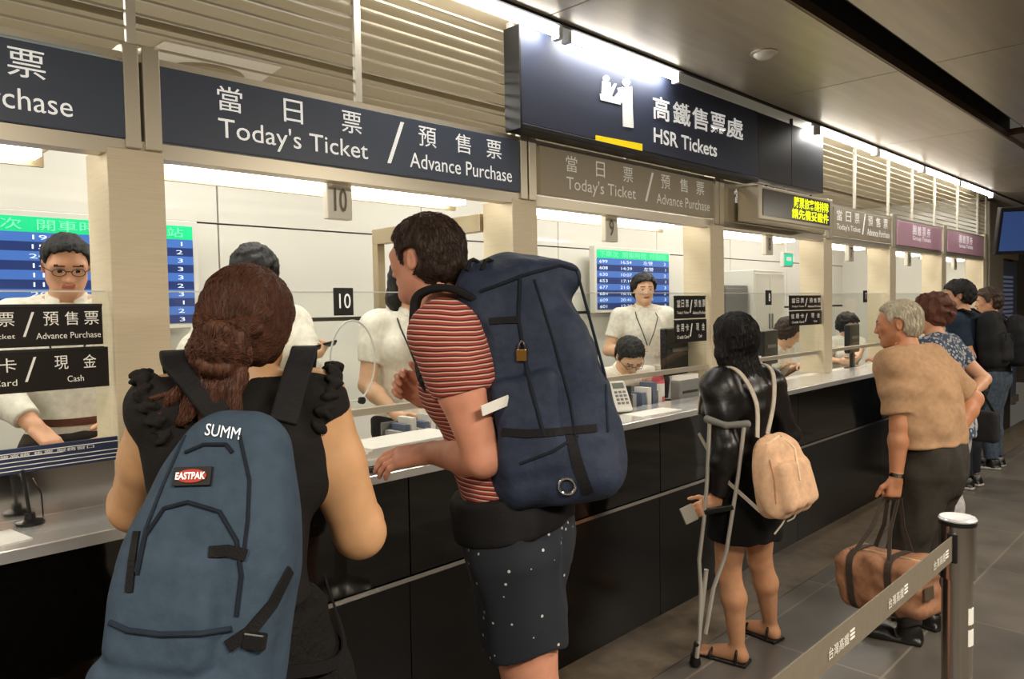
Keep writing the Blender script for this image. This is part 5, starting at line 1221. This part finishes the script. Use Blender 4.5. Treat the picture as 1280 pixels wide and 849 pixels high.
# acrylic number boxes hanging under the sign row
m_acr = mat('grey_acrylic', rgb(228, 224, 208), .3); m_dots = mat('grey_dots', rgb(120, 112, 94), .5)
for k, (x, s_, lab) in enumerate(((1.60, '10', "navy Today's Ticket sign"), (3.32, '9', "grey Today's Ticket sign"), (5.2, '8', 'running text board'), (6.75, '7', 'small twin sign'), (8.3, '6', 'nearer pink sign'), (9.95, '5', 'farther pink sign'))):
    e = empty('number_box', (x, 2.53, 1.96), 'grey acrylic window number box hung under the ' + lab, 'number box')
    MB().box((x - .055, 2.512, 1.955), (x + .055, 2.548, 2.10)).build('box', m_acr, e, .006)
    MB().box((x - .05, 2.51, 2.10), (x + .05, 2.55, 2.112)).build('bracket', m_plastic, e)
    text('lettering', s_, (x - .028, 2.510, 1.985), (.056 if len(s_) > 1 else .04, 0, 0), (0, 0, .09), m_dots, e, bold=.01)
# exit sign far inside
p = at(988, 325, D=7.3)
e = empty('exit_sign', (p.x, p.y, p.z - .07), 'small lit green sign inside the booth beside the pillar', 'sign')
MB().box((p.x - .14, p.y, p.z - .07), (p.x + .06, p.y + .04, p.z + .07)).build('housing', m_whiteplastic, e, .004)
MB().box((p.x - .13, p.y - .003, p.z - .055), (p.x + .05, p.y, p.z + .055)).build('face', mat('exit_green', rgb(20, 190, 150), .4, emit=.9), e)
MB().box((p.x - .09, p.y - .005, p.z - .01), (p.x + .01, p.y - .003, p.z + .025)).build('arrow', m_letter, e)
MB().cyl((p.x - .04, p.y + .02, p.z + .07), (p.x - .04, p.y + .02, 2.9), .008).build('hanger', m_whiteplastic, e)
# ------------------------------------------------------------------ things on the counter
ZT = 1.0355
# keypad phone
pb = A_(781, 517, Z=ZT); ph = empty('phone', tuple(pb), 'keypad phone with white face standing on the counter beside the trekking pack', 'phone')
fx = np.array((.94, -.34, 0)); fy = np.array((.34, .94, 0)); pb = pb + fy * .05
fc = pb + np.array((0, 0, .085)); tl = unit(np.array((0, 0, 1)) + fy * .55); nf = np.cross(fx, tl)
def Ps(c, x, y, z): return Vector(c + fx * x + tl * y + nf * z)
d = SDF().rbox(fc, (.055, .088, .016), .014, np.stack([fx, tl, nf], 1), 0); sobj('face_plate', d, .003, m_whiteplastic, ph)
MB().obox(fc - nf * .03, Vector(fx) * .06, Vector(tl) * .075, Vector(nf) * .02).build('body', m_plastic, ph, .008)
MB().obox(Ps(fc, 0, .055, .017), Vector(fx) * .035, Vector(tl) * .016, Vector(nf) * .002).build('display', mat('lcd_grey', rgb(120, 126, 116), .3), ph)
b = MB()
for i in range(3):
    for j in range(4): b.obox(Ps(fc, -.026 + .026 * i, .018 - .021 * j, .017), Vector(fx) * .008, Vector(tl) * .006, Vector(nf) * .003)
b.build('keypad', m_greyplastic, ph)
MB().box(tuple(np.array(pb) + np.array((-.05, -.03, 0))), tuple(np.array(pb) + np.array((.05, .075, .03)))).build('foot', m_plastic, ph, .006)
# paper tray by the man's hand
t = empty('paper_tray', (1.86, 2.29, ZT), 'white paper tray with forms on the counter under the striped-shirt man\'s hand', 'tray')
MB().box((1.42, 2.18, ZT), (1.98, 2.40, ZT + .022)).build('base', m_plastic, t, .006)
MB().box((1.41, 2.175, ZT + .0225), (1.99, 2.40, ZT + .05)).build('rim', m_whiteplastic, t, .008)
for k in range(4):
    b = MB().box((1.46 + .01 * k, 2.19, ZT + .0505 + .008 * k), (1.88 + .012 * k, 2.39, ZT + .0575 + .008 * k), rz=.02 * (k - 1.5)).build('form_stack', m_paper, t)
o = MB().box((.26, 2.19, ZT), (.46, 2.33, ZT + .002), rz=.15).build('paper_slip', m_paper, None); tag(o, 'white paper slip lying on the counter at the left edge', 'paper')
o = MB().box((2.62, 2.17, ZT), (2.92, 2.30, ZT + .0015), rz=.05).build('printed_form', mat('bluish_paper', rgb(206, 216, 236), .8), None); tag(o, 'bluish printed form on the counter in front of the keypad phone', 'paper')
o = MB().box((3.15, 2.2, ZT), (3.5, 2.33, ZT + .0015), rz=-.04).build('printed_form', m_paper, None); tag(o, 'white form on the counter between phone and the woman with the crutch', 'paper')
# pen with stand
c = A_(38, 655, Z=ZT); e = empty('pen_stand', tuple(c), 'black pen standing in a holder with bead chain on the counter at left', 'pen stand')
MB().lathe(tuple(c), [(.035, 0), (.035, .008), (.014, .014), (.012, .03)], 20).build('holder', m_plastic, e)
MB().cyl(tuple(c + np.array((0, 0, .02))), tuple(c + np.array((-.012, .004, .15))), .005, 10).build('pen', m_plastic, e)
MB().tube([c + np.array((.03, -.01, .004)), c + np.array((.028, -.005, .08)), c + np.array((.01, 0, .125))], .0022, 6).build('bead_chain', chrome, e)
# navy striped placard at left window
e = empty('placard', (.42, YF + .01, 1.165), 'navy and white striped placard below the leftmost glass screen', 'placard')
MB().box((.10, YF + .006, 1.168), (.755, YF + .016, 1.238)).build('panel', mat('placard_navy', rgb(40, 52, 84), .5), e, .001)
b = MB()
for k in range(5): b.box((.10, YF + .004, 1.176 + .012 * k), (.75 if k != 3 else .6, YF + .0062, 1.178 + .012 * k))
b.build('stripes', m_letter2, e)
text('lettering', '台灣高鐵 售票 服務窗口', (.42, YF + .003, 1.213), (.26, 0, 0), (0, 0, .010), m_letter2, e)
# file trays, printers, terminals on the inner desk
ZD = 1.0005
def files(x, y, n, w_, label, cm):
    e = empty('file_tray', (x + w_ / 2, y + .06, ZD), label, 'tray'); MB().box((x, y, ZD), (x + w_, y + .13, ZD + .012)).box((x, y + .122, ZD + .0121), (x + w_, y + .13, ZD + .13)).build('tray', m_greyplastic, e, .003)
    for k in range(n):
        xx = x + .012 + k * (w_ - .02) / n; MB().box((xx, y + .02, ZD + .0125), (xx + (w_ - .02) / n * .72, y + .115, ZD + .10 + .025 * ((k * 7) % 3))).build('folder', cm[k % len(cm)], e, .001)
fm = [mat('folder_grey', rgb(150, 150, 148), .6), mat('folder_blue', rgb(92, 104, 124), .6), mat('folder_white', rgb(220, 218, 208), .6)]
files(1.82, 2.47, 7, .26, 'grey file tray full of folders behind the glass at window 10', fm)
files(3.30, 2.47, 4, .22, 'file tray of dark boxes behind the glass before the bent clerk', [m_plastic, fm[0]])
files(3.54, 2.47, 4, .24, 'file tray of pale folders behind the glass near the black terminal', fm[1:])
def terminal(x, y, label, rz=0.0, s_=1.0):
    e = empty('terminal', (x, y, ZD), label, 'terminal')
    R = Matrix.Rotation(rz, 3, 'Z'); P_ = lambda a, b_, c_: Vector((x, y, 0)) + R @ Vector((a, b_, 0)) + Vector((0, 0, ZD + c_)); X_, Y_ = R @ Vector((1, 0, 0)), R @ Vector((0, 1, 0)); Zv = Vector((0, 0, 1))
    MB().obox(P_(0, 0, .27 * s_), X_ * .17 * s_, Y_ * .022, Zv * .13 * s_).build('case', m_plastic, e, .01)
    MB().obox(P_(0, -.024, .28 * s_), X_ * .10 * s_, Y_ * .003, Zv * .012).build('vent', m_greyplastic, e); MB().obox(P_(0, .024, .27 * s_), X_ * .155 * s_, Y_ * .002, Zv * .115 * s_).build('screen', m_scr2, e)
    MB().obox(P_(0, 0, .08 * s_), X_ * .03, Y_ * .015, Zv * .07 * s_).build('neck', m_plastic, e); MB().obox(P_(0, 0, .006), X_ * .09, Y_ * .048, Zv * .006).build('base', m_plastic, e, .003)
terminal(4.10, 2.60, 'black back of a terminal screen beside the bent clerk', .1, 1.15)
terminal(5.35, 2.60, 'black back of a terminal screen before the brown-haired clerk', .15, 1.0)
terminal(7.0, 2.6, 'black back of a terminal screen before the farthest seated clerk', .1, 1.0)
e = empty('ticket_printer', (4.0, 2.52, ZD), 'grey ticket printer with stacked paper at the right of the bent clerk\'s window', 'printer')
MB().box((3.92, 2.47, ZD), (4.15, 2.54, ZD + .14)).build('body', m_greyplastic, e, .01); MB().box((3.93, 2.475, ZD + .1405), (4.14, 2.535, ZD + .17)).build('paper_stack', m_paper, e); MB().box((3.95, 2.466, ZD + .06), (4.12, 2.47, ZD + .075)).build('slot', m_plastic, e)
def bottle(p, label, cm, h_=.19):
    e = empty('bottle', tuple(p), label, 'bottle'); s_ = h_ / .19
    MB().lathe(tuple(p), [(.028 * s_, 0), (.03 * s_, .01), (.03 * s_, .12 * s_), (.024 * s_, .145 * s_), (.012 * s_, .16 * s_), (.012 * s_, .168 * s_)], 20).build('bottle_body', cm, e)
    MB().lathe((p[0], p[1], p[2] + .168 * s_), [(.014 * s_, 0), (.014 * s_, .02 * s_), (.012 * s_, .022 * s_)], 16).build('cap', m_whiteplastic, e)
    MB().lathe((p[0], p[1], p[2] + .04 * s_), [(.0305 * s_, 0), (.0308 * s_, .002), (.0308 * s_, .06 * s_), (.0305 * s_, .062 * s_)], 20).build('label_band', m_paper, e)
bottle((3.835, 2.57, ZD), 'pink bottle on the desk beside the bent clerk', mat('pink_plastic', rgb(226, 110, 120), .3), .24)
bottle((5.12, 2.56, ZD), 'clear pinkish drink bottle on the desk before the brown-haired clerk', mat('clear_pink', rgb(214, 196, 202), .15), .22)
# desk calendar and phone of window 10
e = empty('desk_calendar', (1.62, 2.62, ZD), 'white desk calendar with grid behind the glass at window 10', 'calendar')
MB().prism([(1.50, 2.60, ZD), (1.50, 2.68, ZD), (1.50, 2.64, ZD + .17)], (.2, 0, 0)).build('stand', m_whiteplastic, e)
b = MB(); n_ = Vector((0, -.17, .04)).normalized() * .0015
for k in range(7): 
    t = .1 + k * .12; b.obox(Vector((1.60, 2.60 + .04 * t, ZD + .17 * t)) + n_, (.09, 0, 0), (0, .0003, .0012), (0, .0008, 0))
for k in range(6): b.obox(Vector((1.515 + .034 * k, 2.60 + .04 * .46, ZD + .17 * .46)) + n_, (.0012, 0, 0), (0, .0145, .0612), (0, .0008, 0))
b.build('grid', m_greyplastic, e)
A = c2.arm[-1]; pc = A['wr'] + A['d'] * .09 + A['n'] * .028
o = MB().obox(pc, Vector(A['d']) * .062, Vector(np.cross(A['d'], A['n'])) * .032, Vector(A['n']) * .005).build('mobile_phone', m_plastic, None, .004); tag(o, 'dark mobile phone in the raised hand of the half-hidden clerk', 'phone')
# white cabinet and grey locker inside booth
e = empty('cabinet', (7.1, 3.6, .2), 'tall white cabinet inside the booth below the running text board', 'cabinet')
MB().box((6.80, 3.45, .2), (7.45, 3.85, 1.93)).build('body', m_whiteplastic, e, .006); MB().box((6.81, 3.44, .24), (7.12, 3.449, 1.9)).build('door', m_whiteplastic, e, .004); MB().box((7.135, 3.44, .24), (7.44, 3.449, 1.9)).build('door', m_whiteplastic, e, .004)
for x in (7.09, 7.15): MB().box((x, 3.425, 1.35), (x + .012, 3.44, 1.5)).build('handle', m_greyplastic, e)
e = empty('locker', (6.5, 3.7, .2), 'grey metal locker between pillar and white cabinet', 'locker')
MB().box((6.32, 3.5, .2), (6.77, 3.88, 1.78)).build('body', m_greyplastic, e, .006); MB().box((6.335, 3.49, .24), (6.755, 3.499, 1.75)).build('door', m_greyplastic, e, .004); MB().box((6.70, 3.475, 1.1), (6.715, 3.49, 1.25)).build('handle', m_plastic, e)
# ------------------------------------------------------------------ far end of the hall
o = struct(MB().box((11.02, YF - .02, 0), (11.75, YF + .4, ZC)).build('pillar_20', mat('grey_column', rgb(150, 142, 126), .4, .3), None, .01))
e = empty('timetable_board', (12.6, 2.6, 0), 'tall grey board with rows of blue lines at the far end of the hall', 'board')
MB().box((11.85, 2.56, .05), (13.4, 2.66, 2.15)).box((11.85, 2.56, 0), (11.95, 2.66, .05)).box((13.3, 2.56, 0), (13.4, 2.66, .05)).build('panel', mat('slate_board', rgb(98, 104, 122), .5), e, .01)
b = MB()
for k in range(26): b.box((12.0, 2.552, .35 + k * .062), (13.1, 2.56, .385 + k * .062))
b.build('rows', mat('row_blue', rgb(140, 152, 186), .5, emit=.1), e); MB().box((11.85, 2.545, 2.18), (13.4, 2.66, 2.28)).build('header', m_tan, e)
MB().box((11.9, 2.6, 2.15), (12.0, 2.64, 2.18)).box((13.2, 2.6, 2.15), (13.3, 2.64, 2.18)).build('bracket', m_plastic, e)
